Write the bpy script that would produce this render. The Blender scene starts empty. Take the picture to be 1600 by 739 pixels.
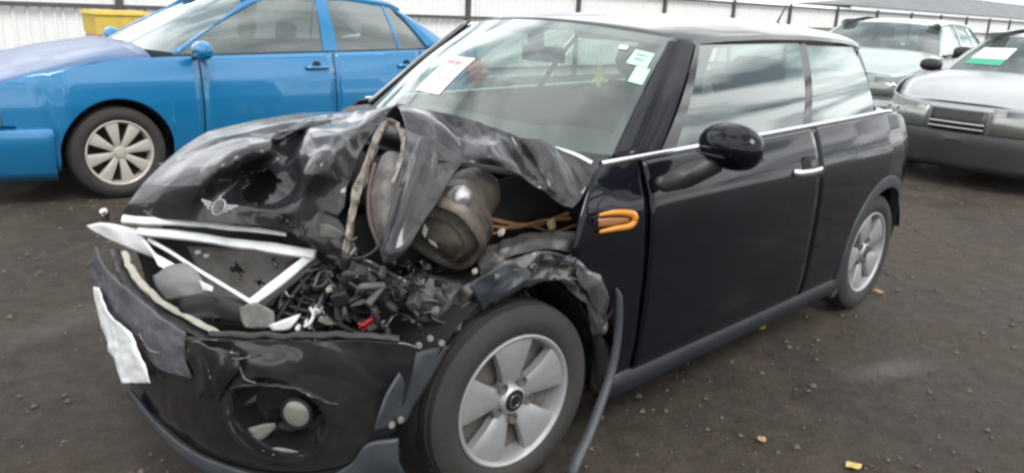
import bpy, math, random
import numpy as np
from mathutils import Vector, Matrix, noise
random.seed(7)
rad = math.radians
scene = bpy.context.scene
COL = scene.collection

# ------------------------------------------------------------------ camera
cam_data = bpy.data.cameras.new('camera')
cam = bpy.data.objects.new('camera', cam_data)
COL.objects.link(cam)
YAW, PITCH, ROLL = -2.3472, -0.2869, 0.0484
_f = Vector((math.cos(YAW) * math.cos(PITCH), math.sin(YAW) * math.cos(PITCH), math.sin(PITCH)))
_r = Vector((math.sin(YAW), -math.cos(YAW), 0))
_u = _r.cross(_f)
_r2 = _r * math.cos(ROLL) + _u * math.sin(ROLL)
_u2 = -_r * math.sin(ROLL) + _u * math.cos(ROLL)
cam.matrix_world = Matrix(((_r2.x, _u2.x, -_f.x, 3.9977), (_r2.y, _u2.y, -_f.y, 2.2961), (_r2.z, _u2.z, -_f.z, 1.4335), (0, 0, 0, 1)))
cam_data.sensor_width = 36
cam_data.lens = 36 * 1225.55 / 1600
cam_data.clip_start = 0.05
cam_data.clip_end = 2000
scene.camera = cam

# ------------------------------------------------------------------ sky and sun (bright overcast)
SUN_EL, SUN_AZ = rad(52), rad(70)          # azimuth measured from +x towards +y
world = bpy.data.worlds.new('World')
scene.world = world
world.use_nodes = True
nt = world.node_tree
nt.nodes.clear()
N = nt.nodes.new
L = nt.links.new
out = N('ShaderNodeOutputWorld')
bg = N('ShaderNodeBackground')
bg.inputs['Strength'].default_value = 0.1
sky = N('ShaderNodeTexSky')
sky.sky_type = 'NISHITA'
sky.sun_disc = False
sky.sun_elevation = SUN_EL
sky.sun_rotation = rad(90) - SUN_AZ
tc = N('ShaderNodeTexCoord')
sep = N('ShaderNodeSeparateXYZ')
L(tc.outputs['Generated'], sep.inputs[0])
zz = N('ShaderNodeMath'); zz.operation = 'MAXIMUM'; zz.inputs[1].default_value = 0.0
L(sep.outputs['Z'], zz.inputs[0])
za = N('ShaderNodeMath'); za.operation = 'ADD'; za.inputs[1].default_value = 0.22
L(zz.outputs[0], za.inputs[0])
dx = N('ShaderNodeMath'); dx.operation = 'DIVIDE'
dy = N('ShaderNodeMath'); dy.operation = 'DIVIDE'
L(sep.outputs['X'], dx.inputs[0]); L(za.outputs[0], dx.inputs[1])
L(sep.outputs['Y'], dy.inputs[0]); L(za.outputs[0], dy.inputs[1])
cmb = N('ShaderNodeCombineXYZ')
L(dx.outputs[0], cmb.inputs[0]); L(dy.outputs[0], cmb.inputs[1])
cn = N('ShaderNodeTexNoise')
cn.inputs['Scale'].default_value = 1.9
cn.inputs['Detail'].default_value = 7
cn.inputs['Roughness'].default_value = 0.52
cn.inputs['Distortion'].default_value = 0.6
L(cmb.outputs[0], cn.inputs['Vector'])
cr = N('ShaderNodeValToRGB')
cr.color_ramp.elements[0].position = 0.38
cr.color_ramp.elements[0].color = (0.18, 0.215, 0.24, 1)
cr.color_ramp.elements[1].position = 0.56
cr.color_ramp.elements[1].color = (1.0, 1.0, 1.0, 1)
L(cn.outputs['Fac'], cr.inputs[0])
scl = N('ShaderNodeVectorMath'); scl.operation = 'SCALE'
scl.inputs['Scale'].default_value = 15.0
L(cr.outputs[0], scl.inputs[0])
mx = N('ShaderNodeMix'); mx.data_type = 'RGBA'
mx.inputs[0].default_value = 0.93
L(sky.outputs[0], mx.inputs[6]); L(scl.outputs[0], mx.inputs[7])
L(mx.outputs[2], bg.inputs['Color'])
L(bg.outputs[0], out.inputs[0])

sd = bpy.data.lights.new('sun', 'SUN')
sd.energy = 1.5
sd.angle = rad(25)
sd.color = (1.0, 0.97, 0.93)
sun = bpy.data.objects.new('sun', sd)
COL.objects.link(sun)
_sv = Vector((math.cos(SUN_EL) * math.cos(SUN_AZ), math.cos(SUN_EL) * math.sin(SUN_AZ), math.sin(SUN_EL)))
sun.rotation_euler = _sv.to_track_quat('Z', 'Y').to_euler()
scene.view_settings.view_transform = 'Standard'
scene.view_settings.look = 'None'
scene.view_settings.gamma = 1
scene.view_settings.exposure = 0.72
scene.cycles.filter_width = 2.6
scene.cycles.max_bounces = 10
scene.cycles.transparent_max_bounces = 16

# ------------------------------------------------------------------ materials
MATS = {}
def mat(name, color, rough=0.5, metal=0.0, coat=0.0, coat_rough=0.05, dirt=None, dirt_amt=0.0, dirt_scale=6.0,
        bump=0.0, bump_scale=40.0, var=0.0, spec=0.5, emit=None, alpha=1.0):
    if name in MATS:
        return MATS[name]
    m = bpy.data.materials.new(name)
    m.use_nodes = True
    t = m.node_tree
    b = t.nodes['Principled BSDF']
    b.inputs['Base Color'].default_value = (*color, 1)
    b.inputs['Roughness'].default_value = rough
    b.inputs['Metallic'].default_value = metal
    b.inputs['Coat Weight'].default_value = coat
    b.inputs['Coat Roughness'].default_value = coat_rough
    b.inputs['Specular IOR Level'].default_value = spec
    if alpha < 1:
        b.inputs['Alpha'].default_value = alpha
    co = t.nodes.new('ShaderNodeTexCoord')
    col_out = None
    if var > 0:
        n = t.nodes.new('ShaderNodeTexNoise'); n.inputs['Scale'].default_value = dirt_scale * 2.3; n.inputs['Detail'].default_value = 5
        t.links.new(co.outputs['Object'], n.inputs['Vector'])
        mm = t.nodes.new('ShaderNodeMix'); mm.data_type = 'RGBA'
        mm.inputs[6].default_value = (*[c * (1 - var) for c in color], 1)
        mm.inputs[7].default_value = (*[min(1, c * (1 + var)) for c in color], 1)
        t.links.new(n.outputs['Fac'], mm.inputs[0])
        col_out = mm.outputs[2]
    if dirt is not None:
        n = t.nodes.new('ShaderNodeTexNoise'); n.inputs['Scale'].default_value = dirt_scale; n.inputs['Detail'].default_value = 8; n.inputs['Roughness'].default_value = 0.65
        t.links.new(co.outputs['Object'], n.inputs['Vector'])
        r = t.nodes.new('ShaderNodeMapRange')
        r.inputs['From Min'].default_value = 0.38; r.inputs['From Max'].default_value = 0.72
        r.inputs['To Min'].default_value = dirt_amt * 0.25; r.inputs['To Max'].default_value = dirt_amt
        t.links.new(n.outputs['Fac'], r.inputs['Value'])
        mm = t.nodes.new('ShaderNodeMix'); mm.data_type = 'RGBA'
        mm.inputs[6].default_value = (*color, 1); mm.inputs[7].default_value = (*dirt, 1)
        if col_out is not None:
            t.links.new(col_out, mm.inputs[6])
        t.links.new(r.outputs[0], mm.inputs[0])
        col_out = mm.outputs[2]
        mr = t.nodes.new('ShaderNodeMapRange')
        mr.inputs['To Min'].default_value = rough; mr.inputs['To Max'].default_value = 0.85
        t.links.new(r.outputs[0], mr.inputs['Value'])
        t.links.new(mr.outputs[0], b.inputs['Roughness'])
        if coat > 0:
            mc = t.nodes.new('ShaderNodeMapRange')
            mc.inputs['To Min'].default_value = coat_rough; mc.inputs['To Max'].default_value = 0.7
            t.links.new(r.outputs[0], mc.inputs['Value'])
            t.links.new(mc.outputs[0], b.inputs['Coat Roughness'])
    if col_out is not None:
        t.links.new(col_out, b.inputs['Base Color'])
    if bump > 0:
        n = t.nodes.new('ShaderNodeTexNoise'); n.inputs['Scale'].default_value = bump_scale; n.inputs['Detail'].default_value = 6
        t.links.new(co.outputs['Object'], n.inputs['Vector'])
        bp = t.nodes.new('ShaderNodeBump'); bp.inputs['Strength'].default_value = bump; bp.inputs['Distance'].default_value = 0.02
        t.links.new(n.outputs['Fac'], bp.inputs['Height'])
        t.links.new(bp.outputs[0], b.inputs['Normal'])
    if emit:
        b.inputs['Emission Color'].default_value = (*emit, 1); b.inputs['Emission Strength'].default_value = 1
    MATS[name] = m
    return m

def glass(name, tint, gain=1.7, rough=0.02, haze_mix=0.0):
    m = bpy.data.materials.new(name); m.use_nodes = True
    t = m.node_tree; t.nodes.clear()
    o = t.nodes.new('ShaderNodeOutputMaterial')
    tr = t.nodes.new('ShaderNodeBsdfTransparent'); tr.inputs[0].default_value = (*tint, 1)
    gl = t.nodes.new('ShaderNodeBsdfGlossy'); gl.inputs['Roughness'].default_value = rough; gl.inputs[0].default_value = (0.93, 1.0, 0.98, 1)
    df = t.nodes.new('ShaderNodeBsdfDiffuse'); df.inputs[0].default_value = (0.55, 0.6, 0.58, 1)  # pale diffuse share stands in for haze and reflection on the panes
    fr = t.nodes.new('ShaderNodeFresnel')
    gm = t.nodes.new('ShaderNodeNewGeometry')          # a thin pane reflects alike from both sides
    io = t.nodes.new('ShaderNodeMapRange'); io.inputs['To Min'].default_value = 1.52; io.inputs['To Max'].default_value = 1 / 1.52
    t.links.new(gm.outputs['Backfacing'], io.inputs['Value']); t.links.new(io.outputs[0], fr.inputs['IOR'])
    mu = t.nodes.new('ShaderNodeMath'); mu.operation = 'MULTIPLY'; mu.inputs[1].default_value = gain; mu.use_clamp = True
    t.links.new(fr.outputs[0], mu.inputs[0])
    m0 = t.nodes.new('ShaderNodeMixShader'); m0.inputs[0].default_value = haze_mix
    t.links.new(tr.outputs[0], m0.inputs[1]); t.links.new(df.outputs[0], m0.inputs[2])
    m1 = t.nodes.new('ShaderNodeMixShader')
    t.links.new(mu.outputs[0], m1.inputs[0]); t.links.new(m0.outputs[0], m1.inputs[1]); t.links.new(gl.outputs[0], m1.inputs[2])
    t.links.new(m1.outputs[0], o.inputs[0])
    return m

DUST = (0.16, 0.15, 0.145)
M_PAINT = mat('black_paint', (0.0018, 0.0022, 0.006), 0.35, 0, 1.0, 0.015, DUST, 0.010, 5, spec=0.05)
M_PAINT.node_tree.nodes['Principled BSDF'].inputs['Coat IOR'].default_value = 1.34
M_BUMPER = mat('bumper_paint', (0.006, 0.006, 0.008), 0.35, 0, 1.0, 0.03, (0.13, 0.125, 0.115), 0.10, 12, spec=0.15)
M_PAINT_D = mat('black_paint_scuffed', (0.008, 0.007, 0.010), 0.40, 0, 1.0, 0.08, (0.16, 0.15, 0.16), 0.08, 14, spec=0.2)
M_PAINT_D.node_tree.nodes['Principled BSDF'].inputs['Coat IOR'].default_value = 1.40
M_ROOF = mat('roof_paint', (0.010, 0.010, 0.012), 0.3, 0, 0.9, 0.08, DUST, 0.12, 5)
M_GLOSS = mat('gloss_black_trim', (0.006, 0.006, 0.007), 0.12, 0, 0.6, 0.05, DUST, 0.08, 6)
M_PLASTIC = mat('black_plastic', (0.011, 0.011, 0.013), 0.45, 0, 0, 0.1, DUST, 0.07, 8, bump=0.1, bump_scale=120)
M_SLATE = mat('slate_plastic', (0.021, 0.026, 0.033), 0.46, 0, 0, 0.1, (0.12, 0.12, 0.12), 0.18, 9, bump=0.1, bump_scale=90)
M_DARK = mat('dark_void', (0.006, 0.006, 0.006), 0.8)
M_CHROME = mat('chrome', (0.78, 0.79, 0.80), 0.16, 1.0, dirt=(0.4, 0.4, 0.4), dirt_amt=0.25, dirt_scale=14)
M_SATIN = mat('satin_chrome', (0.80, 0.82, 0.83), 0.34, 0.35, dirt=(0.45, 0.45, 0.43), dirt_amt=0.5, dirt_scale=16, bump=0.1, bump_scale=30)
M_ALLOY = mat('alloy_wheel', (0.52, 0.53, 0.55), 0.36, 0.7, dirt=(0.12, 0.105, 0.09), dirt_amt=0.4, dirt_scale=12)
M_ALLOY_D = mat('wheel_barrel', (0.20, 0.19, 0.18), 0.5, 0.5, dirt=(0.07, 0.055, 0.045), dirt_amt=0.8, dirt_scale=10)
M_RUBBER = mat('tyre_rubber', (0.020, 0.019, 0.018), 0.78, dirt=(0.075, 0.064, 0.054), dirt_amt=0.28, dirt_scale=6, bump=0.15, bump_scale=60)
M_STEEL = mat('dirty_steel', (0.16, 0.155, 0.15), 0.5, 0.55, dirt=(0.05, 0.04, 0.032), dirt_amt=0.8, dirt_scale=10, bump=0.25, bump_scale=30)
M_TORN = mat('torn_panel_edge', (0.25, 0.235, 0.21), 0.55, 0.1, dirt=(0.012, 0.011, 0.010), dirt_amt=1.0, dirt_scale=26, bump=0.4, bump_scale=60)
M_GREYPL = mat('pale_grey_plastic', (0.24, 0.235, 0.22), 0.45, 0, dirt=(0.04, 0.03, 0.025), dirt_amt=0.8, dirt_scale=16, bump=0.2)
M_LAMP = mat('lamp_housing', (0.10, 0.098, 0.095), 0.35, 0.45, dirt=(0.02, 0.018, 0.015), dirt_amt=0.9, dirt_scale=14, bump=0.15, bump_scale=20)
M_REFL = mat('lamp_reflector', (0.62, 0.62, 0.62), 0.22, 0.9, dirt=(0.2, 0.19, 0.18), dirt_amt=0.5, dirt_scale=14)
M_CREAM = mat('cream_foam', (0.48, 0.46, 0.39), 0.7, dirt=(0.2, 0.18, 0.15), dirt_amt=0.5, dirt_scale=18)
M_WHITE = mat('white_plastic', (0.80, 0.82, 0.82), 0.5, dirt=(0.35, 0.35, 0.34), dirt_amt=0.4, dirt_scale=14, bump=0.15, bump_scale=18)
M_FOG = mat('fog_lens', (0.30, 0.30, 0.25), 0.18, 0.4, 0.8, 0.05, dirt=(0.2, 0.19, 0.17), dirt_amt=0.5, dirt_scale=20)
M_ORANGE = mat('orange_lens', (0.62, 0.24, 0.012), 0.25, 0, 0.8, 0.05)
M_WIRE_O = mat('brown_orange_wire', (0.20, 0.085, 0.03), 0.6, dirt=(0.05, 0.03, 0.02), dirt_amt=0.6, dirt_scale=30)
M_WIRE_R = mat('red_wire', (0.45, 0.02, 0.025), 0.4)
M_TAN = mat('tan_connector', (0.52, 0.40, 0.24), 0.55, dirt=(0.15, 0.1, 0.06), dirt_amt=0.5, dirt_scale=30)
M_RAD = mat('radiator_core', (0.20, 0.19, 0.18), 0.55, 0.3, dirt=(0.10, 0.085, 0.07), dirt_amt=0.6, dirt_scale=14, bump=0.5, bump_scale=150)
M_SEAT = mat('seat_cloth', (0.018, 0.019, 0.021), 0.85)
M_DASH = mat('dash_plastic', (0.035, 0.037, 0.038), 0.65)
M_BLUE = mat('blue_metallic', (0.005, 0.165, 0.37), 0.28, 0.2, 1.0, 0.02, DUST, 0.03, 4)
M_BLUEHOOD = mat('sky_tinted_hood', (0.012, 0.09, 0.26), 0.35, 0.2, 0.7, 0.1, DUST, 0.4, 5)  # sky reflection on the blue hood put into its greyer colour
M_SILVER = mat('silver_paint', (0.42, 0.44, 0.45), 0.35, 0.45, 0.7, 0.08, DUST, 0.25, 4)
M_GREY = mat('dark_grey_cladding', (0.030, 0.033, 0.037), 0.5, 0, dirt=(0.14, 0.14, 0.14), dirt_amt=0.25, dirt_scale=4)
M_PALE = mat('pale_green_paint', (0.42, 0.50, 0.48), 0.35, 0.3, 0.7, 0.08, DUST, 0.3, 4)
M_HEAD = mat('headlight_glass', (0.30, 0.31, 0.30), 0.16, 0.6, 1.0, 0.03, dirt=(0.34, 0.32, 0.24), dirt_amt=0.3, dirt_scale=5)
M_RED = mat('red_lens', (0.45, 0.02, 0.02), 0.2, 0, 0.8, 0.05)
M_COVER = mat('wheel_cover', (0.56, 0.53, 0.47), 0.4, 0.3, dirt=(0.2, 0.18, 0.15), dirt_amt=0.4, dirt_scale=12)
M_FENCE = mat('white_fence_sheet', (0.80, 0.81, 0.80), 0.45, 0.0, dirt=(0.5, 0.5, 0.44), dirt_amt=0.22, dirt_scale=1.3)
M_POST = mat('galvanised_post', (0.11, 0.115, 0.115), 0.55, 0.4, dirt=(0.05, 0.04, 0.03), dirt_amt=0.4, dirt_scale=6)
M_YELLOW = mat('yellow_plastic', (0.72, 0.52, 0.08), 0.5, dirt=(0.3, 0.22, 0.08), dirt_amt=0.4, dirt_scale=8)
M_PINK = mat('pink_print', (0.75, 0.25, 0.28), 0.6)
M_PAPER = mat('white_paper', (0.82, 0.82, 0.80), 0.6)
M_GREENP = mat('green_sticker', (0.42, 0.78, 0.55), 0.6)
M_GREEND = mat('dark_green_print', (0.05, 0.35, 0.22), 0.6)
M_LEAF = mat('dry_leaf', (0.52, 0.36, 0.12), 0.7, var=0.35, dirt_scale=30)
M_LEAF2 = mat('brown_leaf', (0.36, 0.20, 0.09), 0.7, var=0.35, dirt_scale=30)
M_STONE = mat('gravel_stone', (0.085, 0.073, 0.062), 0.85, var=0.7, dirt_scale=4)
G_WS = glass('windshield_glass', (0.66, 0.80, 0.75), 1.9, 0.03, 0.09)
G_SIDE = glass('side_glass', (0.44, 0.53, 0.50), 2.8, 0.02, 0.01)
G_BLUE = glass('sedan_glass', (0.35, 0.40, 0.40), 2.6, 0.03, 0.14)
G_FAR = glass('far_glass', (0.30, 0.38, 0.36), 1.8, 0.03, 0.10)

# ------------------------------------------------------------------ mesh helpers
OFF = [Vector((0, 0, 0))]
CENTRE = [Vector((0, 0, 0))]
def setp(o, label=None, cat=None, group=None, kind=None):
    if label: o['label'] = label
    if cat: o['category'] = cat
    if group: o['group'] = group
    if kind: o['kind'] = kind
    return o

def thing(name, loc, label, cat, group=None):
    o = bpy.data.objects.new(name, None)
    o.empty_display_size = 0.2
    o.location = loc
    COL.objects.link(o)
    setp(o, label, cat, group)
    return o

def mk(name, V, F, m, parent=None, smooth=True, thick=0.0, bevel=0.0, sub=0, loc=None, auto=35, outward=None):
    me = bpy.data.meshes.new(name)
    me.from_pydata([tuple(Vector(v) - OFF[0]) for v in V], [], [tuple(f) for f in F])
    me.update()
    if outward is None and m.name.endswith('glass') and m.name != 'headlight_glass': outward = CENTRE[0]
    if outward is not None:
        c = Vector(outward) - OFF[0]
        if sum((p.center - c).dot(p.normal) * p.area for p in me.polygons) < 0: me.flip_normals()
    me.materials.append(m)
    if smooth:
        me.shade_smooth()
        if auto: me.set_sharp_from_angle(angle=rad(auto))
    o = bpy.data.objects.new(name, me)
    COL.objects.link(o)
    if parent is not None: o.parent = parent
    if loc is not None: o.location = loc
    if thick:
        s = o.modifiers.new('solid', 'SOLIDIFY'); s.thickness = thick; s.offset = -1
    if bevel:
        s = o.modifiers.new('bev', 'BEVEL'); s.width = bevel; s.segments = 2; s.limit_method = 'ANGLE'; s.angle_limit = rad(30)
    if sub:
        s = o.modifiers.new('sub', 'SUBSURF'); s.levels = sub; s.render_levels = sub
    return o

def grid_faces(nr, nc, closed=False, flip=False):
    F = []
    for i in range(nr - 1):
        for j in range(nc if closed else nc - 1):
            k = (j + 1) % nc
            q = (i * nc + j, i * nc + k, (i + 1) * nc + k, (i + 1) * nc + j)
            F.append(q[::-1] if flip else q)
    return F

def cr1(P, n):
    """Catmull-Rom through the points P (k x d) resampled to n."""
    P = np.asarray(P, float)
    k = len(P)
    if k == 2:
        t = np.linspace(0, 1, n)[:, None]
        return P[0] * (1 - t) + P[1] * t
    E = np.vstack([2 * P[0] - P[1], P, 2 * P[-1] - P[-2]])
    s = np.linspace(0, k - 1, n)
    i = np.minimum(s.astype(int), k - 2)
    t = (s - i)[:, None]
    a, b, c, d = E[i], E[i + 1], E[i + 2], E[i + 3]
    return 0.5 * ((2 * b) + (c - a) * t + (2 * a - 5 * b + 4 * c - d) * t * t + (3 * b - a - 3 * c + d) * t ** 3)

def surf(rows, nr, nc):
    R = [cr1(r, nc) for r in rows]
    return np.stack([cr1([r[j] for r in R], nr) for j in range(nc)], 1)   # nr x nc x 3

def crumple(G, amp, scale, seed=0.0, ridge=True):
    H = G.copy()
    du = np.gradient(G, axis=0); dv = np.gradient(G, axis=1)
    n = np.cross(du, dv); n /= (np.linalg.norm(n, axis=2, keepdims=True) + 1e-9)
    for i in range(G.shape[0]):
        for j in range(G.shape[1]):
            p = Vector(G[i, j]) * scale + Vector((seed, seed * 1.7, -seed))
            if ridge:
                q = p * .75 + noise.noise_vector(p * .6) * .35
                d, _ = noise.voronoi(q)
                e, _ = noise.voronoi(q * 2.1 + Vector((7, 3, 1)))
                h = (d[1] - d[0]) * 1.5 - .55 + .35 * (e[1] - e[0])
            else:
                h = noise.noise(p) + 0.5 * noise.noise(p * 2.1)
            H[i, j] += n[i, j] * h * amp
    return H

def sheet(name, rows, nr, nc, m, parent, amp=0.0, scale=8.0, seed=0.0, thick=0.004, ridge=True, smooth=True, auto=40):
    G = surf(rows, nr, nc)
    if amp: G = crumple(G, amp, scale, seed, ridge)
    return mk(name, G.reshape(-1, 3), grid_faces(nr, nc), m, parent, thick=thick, smooth=smooth, auto=auto)

def facets(name, rows, nr, nc, m, parent, amp=0.0, scale=8.0, seed=0.0, thick=0.004, smooth_it=2, auto=30, hard=.55, creases=(), hole=None):
    """Sheet with flat facets and firm creases between the given points."""
    R0 = np.array(rows, float)
    def lin(A, n, ax):
        k = A.shape[ax]; s = np.linspace(0, k - 1, n); i = np.minimum(s.astype(int), k - 2); t = s - i
        a = np.take(A, i, ax); b = np.take(A, i + 1, ax)
        t = t.reshape([-1 if d == ax else 1 for d in range(3)])
        return a * (1 - t) + b * t
    G = lin(lin(R0, nr, 0), nc, 1)
    C_ = surf(rows, nr, nc)
    G = G * hard + C_ * (1 - hard)
    for _ in range(smooth_it):
        H = G.copy()
        H[1:-1, 1:-1] = (G[1:-1, 1:-1] * 2 + G[:-2, 1:-1] + G[2:, 1:-1] + G[1:-1, :-2] + G[1:-1, 2:]) / 6
        G = H
    if amp: G = crumple(G, amp, scale, seed, True)
    if creases:
        n = np.cross(np.gradient(G, axis=0), np.gradient(G, axis=1)); n /= (np.linalg.norm(n, axis=2, keepdims=True) + 1e-9)
        Hh = np.zeros(G.shape[:2])
        for a, b, h, w in creases:          # folded lines: a ridge with straight flanks
            a = np.array(a); d = np.array(b) - a; l2 = (d * d).sum()
            t = np.clip(((G - a) @ d) / l2, 0, 1)
            dist = np.linalg.norm(G - (a + t[..., None] * d), axis=2)
            Hh += 1.35 * h * np.maximum(0, 1 - dist / w) * (1 - .5 * abs(2 * t - 1))
        G = G + n * Hh[..., None]
    F = grid_faces(nr, nc)
    if hole:                                 # a ragged tear right through the sheet
        Vv = G.reshape(-1, 3); hc, hr = np.array(hole[0]), hole[1]
        def inside(f):
            d = Vv[list(f)].mean(0) - hc
            k = 1 + .55 * noise.noise(Vector(d) * 26) + .4 * noise.noise(Vector(d) * 60)
            return (d[0] ** 2 + (d[1] * .8) ** 2 + (d[2] * 1.1) ** 2) < (hr * k) ** 2
        F = [f for f in F if not inside(f)]
    return mk(name, G.reshape(-1, 3), F, m, parent, thick=thick, auto=auto)

def tube(name, path, r, m, parent, n=0, seg=10, flat=None, up=(0, 0, 1), caps=True):
    """Tube along a path; r is a number or a list; flat=(a,b) gives an elliptic section."""
    P = cr1(path, n) if n else np.asarray(path, float)
    k = len(P)
    rr = np.interp(np.linspace(0, 1, k), np.linspace(0, 1, len(r)), r) if hasattr(r, '__len__') else np.full(k, r)
    V = []
    for i in range(k):
        d = Vector(P[min(i + 1, k - 1)] - P[max(i - 1, 0)]).normalized()
        u = Vector(up); a = d.cross(u)
        if a.length < 1e-3: a = d.cross(Vector((1, 0, 0)))
        a.normalize(); b = a.cross(d)
        fa, fb = flat if flat else (1, 1)
        for s in range(seg):
            w = 2 * math.pi * s / seg
            V.append(Vector(P[i]) + a * math.cos(w) * rr[i] * fa + b * math.sin(w) * rr[i] * fb)
    F = grid_faces(k, seg, closed=True)
    if caps:
        F.append(tuple(range(seg))); F.append(tuple(range((k - 1) * seg, k * seg))[::-1])
    return mk(name, V, F, m, parent)

def lathe(profile, axis_o, axis_d, seg=40, ref=(0, 0, 1)):
    """profile [(radius, along)] -> verts, faces about axis."""
    d = Vector(axis_d).normalized(); a = d.cross(Vector(ref))
    if a.length < 1e-3: a = d.cross(Vector((1, 0, 0)))
    a.normalize(); b = a.cross(d)
    V = []
    for r, t in profile:
        for s in range(seg):
            w = 2 * math.pi * s / seg
            V.append(Vector(axis_o) + d * t + a * math.cos(w) * r + b * math.sin(w) * r)
    return V, grid_faces(len(profile), seg, closed=True)

def boxv(c, s, rot=None):
    V = []
    for x in (-1, 1):
        for y in (-1, 1):
            for z in (-1, 1):
                v = Vector((x * s[0] / 2, y * s[1] / 2, z * s[2] / 2))
                if rot is not None: v = rot @ v
                V.append(Vector(c) + v)
    F = [(0, 1, 3, 2), (4, 6, 7, 5), (0, 4, 5, 1), (2, 3, 7, 6), (0, 2, 6, 4), (1, 5, 7, 3)]
    return V, F

def box(name, c, s, m, parent, rot=None, bevel=0.004):
    V, F = boxv(c, s, rot)
    return mk(name, V, F, m, parent, bevel=bevel)

def rotm(ax, ay, az):
    return (Matrix.Rotation(rad(az), 3, 'Z') @ Matrix.Rotation(rad(ay), 3, 'Y') @ Matrix.Rotation(rad(ax), 3, 'X'))

def poly(name, pts, m, parent, thick=0.003):
    return mk(name, pts, [tuple(range(len(pts)))], m, parent, thick=thick, smooth=False)

# ------------------------------------------------------------------ ground
def ground_material():
    m = bpy.data.materials.new('yard_dirt'); m.use_nodes = True
    t = m.node_tree; b = t.nodes['Principled BSDF']
    co = t.nodes.new('ShaderNodeTexCoord')
    def nz(scale, det=8, ro=0.6, dist=0.0):
        n = t.nodes.new('ShaderNodeTexNoise'); n.inputs['Scale'].default_value = scale
        n.inputs['Detail'].default_value = det; n.inputs['Roughness'].default_value = ro; n.inputs['Distortion'].default_value = dist
        t.links.new(co.outputs['Object'], n.inputs['Vector']); return n
    big = nz(1.1, 7, 0.65, 0.5); mid = nz(9, 12, 0.8); fine = nz(90, 4, 0.7); vor = t.nodes.new('ShaderNodeTexVoronoi')
    vor.inputs['Scale'].default_value = 70; t.links.new(co.outputs['Object'], vor.inputs['Vector'])
    r = t.nodes.new('ShaderNodeValToRGB')
    e = r.color_ramp.elements
    e[0].position = 0.36; e[0].color = (0.028, 0.0225, 0.018, 1)
    e[1].position = 0.66; e[1].color = (0.122, 0.098, 0.076, 1)
    a = t.nodes.new('ShaderNodeMath'); a.operation = 'MULTIPLY_ADD'; a.inputs[1].default_value = 0.55
    t.links.new(mid.outputs['Fac'], a.inputs[0])
    a2 = t.nodes.new('ShaderNodeMath'); a2.operation = 'MULTIPLY'; a2.inputs[1].default_value = 0.45
    t.links.new(big.outputs['Fac'], a2.inputs[0]); t.links.new(a2.outputs[0], a.inputs[2])
    t.links.new(a.outputs[0], r.inputs[0])
    mm = t.nodes.new('ShaderNodeMix'); mm.data_type = 'RGBA'; mm.blend_type = 'OVERLAY'; mm.inputs[0].default_value = 0.8
    t.links.new(r.outputs[0], mm.inputs[6]); t.links.new(fine.outputs['Color'], mm.inputs[7])
    hs = t.nodes.new('ShaderNodeHueSaturation'); hs.inputs['Saturation'].default_value = 0.95
    t.links.new(mm.outputs[2], hs.inputs['Color'])
    # wet sheen beside the car painted as a pale patch, and fainter pale patches
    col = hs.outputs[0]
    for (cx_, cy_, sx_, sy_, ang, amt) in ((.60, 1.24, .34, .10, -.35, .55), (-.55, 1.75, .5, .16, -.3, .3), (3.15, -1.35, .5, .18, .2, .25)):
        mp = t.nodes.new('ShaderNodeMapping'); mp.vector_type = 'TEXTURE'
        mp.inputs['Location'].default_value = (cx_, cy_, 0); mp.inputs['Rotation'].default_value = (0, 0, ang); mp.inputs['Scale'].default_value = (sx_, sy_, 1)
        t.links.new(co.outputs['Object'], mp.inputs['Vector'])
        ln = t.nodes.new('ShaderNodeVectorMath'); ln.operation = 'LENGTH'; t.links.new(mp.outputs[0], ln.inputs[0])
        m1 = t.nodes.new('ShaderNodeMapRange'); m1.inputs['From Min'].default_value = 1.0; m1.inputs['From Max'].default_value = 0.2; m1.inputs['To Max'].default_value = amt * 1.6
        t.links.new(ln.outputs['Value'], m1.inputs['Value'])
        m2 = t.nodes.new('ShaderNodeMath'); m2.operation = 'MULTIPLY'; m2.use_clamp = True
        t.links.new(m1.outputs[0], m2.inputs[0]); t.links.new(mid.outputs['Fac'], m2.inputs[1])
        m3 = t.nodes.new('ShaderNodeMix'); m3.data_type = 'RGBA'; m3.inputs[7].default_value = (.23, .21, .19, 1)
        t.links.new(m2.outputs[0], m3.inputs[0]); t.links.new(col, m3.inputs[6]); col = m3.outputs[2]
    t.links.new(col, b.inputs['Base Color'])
    rr = t.nodes.new('ShaderNodeMapRange'); rr.inputs['From Min'].default_value = 0.35; rr.inputs['From Max'].default_value = 0.65
    rr.inputs['To Min'].default_value = 0.34; rr.inputs['To Max'].default_value = 0.95
    t.links.new(big.outputs['Fac'], rr.inputs['Value']); t.links.new(rr.outputs[0], b.inputs['Roughness'])
    b.inputs['Specular IOR Level'].default_value = 0.22
    hb = t.nodes.new('ShaderNodeMath'); hb.operation = 'MULTIPLY_ADD'; hb.inputs[1].default_value = 0.35
    t.links.new(vor.outputs['Distance'], hb.inputs[0]); t.links.new(fine.outputs['Fac'], hb.inputs[2])
    bp = t.nodes.new('ShaderNodeBump'); bp.inputs['Strength'].default_value = 0.85; bp.inputs['Distance'].default_value = 0.012
    t.links.new(hb.outputs[0], bp.inputs['Height'])
    bp2 = t.nodes.new('ShaderNodeBump'); bp2.inputs['Strength'].default_value = 0.8; bp2.inputs['Distance'].default_value = 0.05
    t.links.new(mid.outputs['Fac'], bp2.inputs['Height']); t.links.new(bp.outputs[0], bp2.inputs['Normal'])
    t.links.new(bp2.outputs[0], b.inputs['Normal'])
    return m

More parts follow.
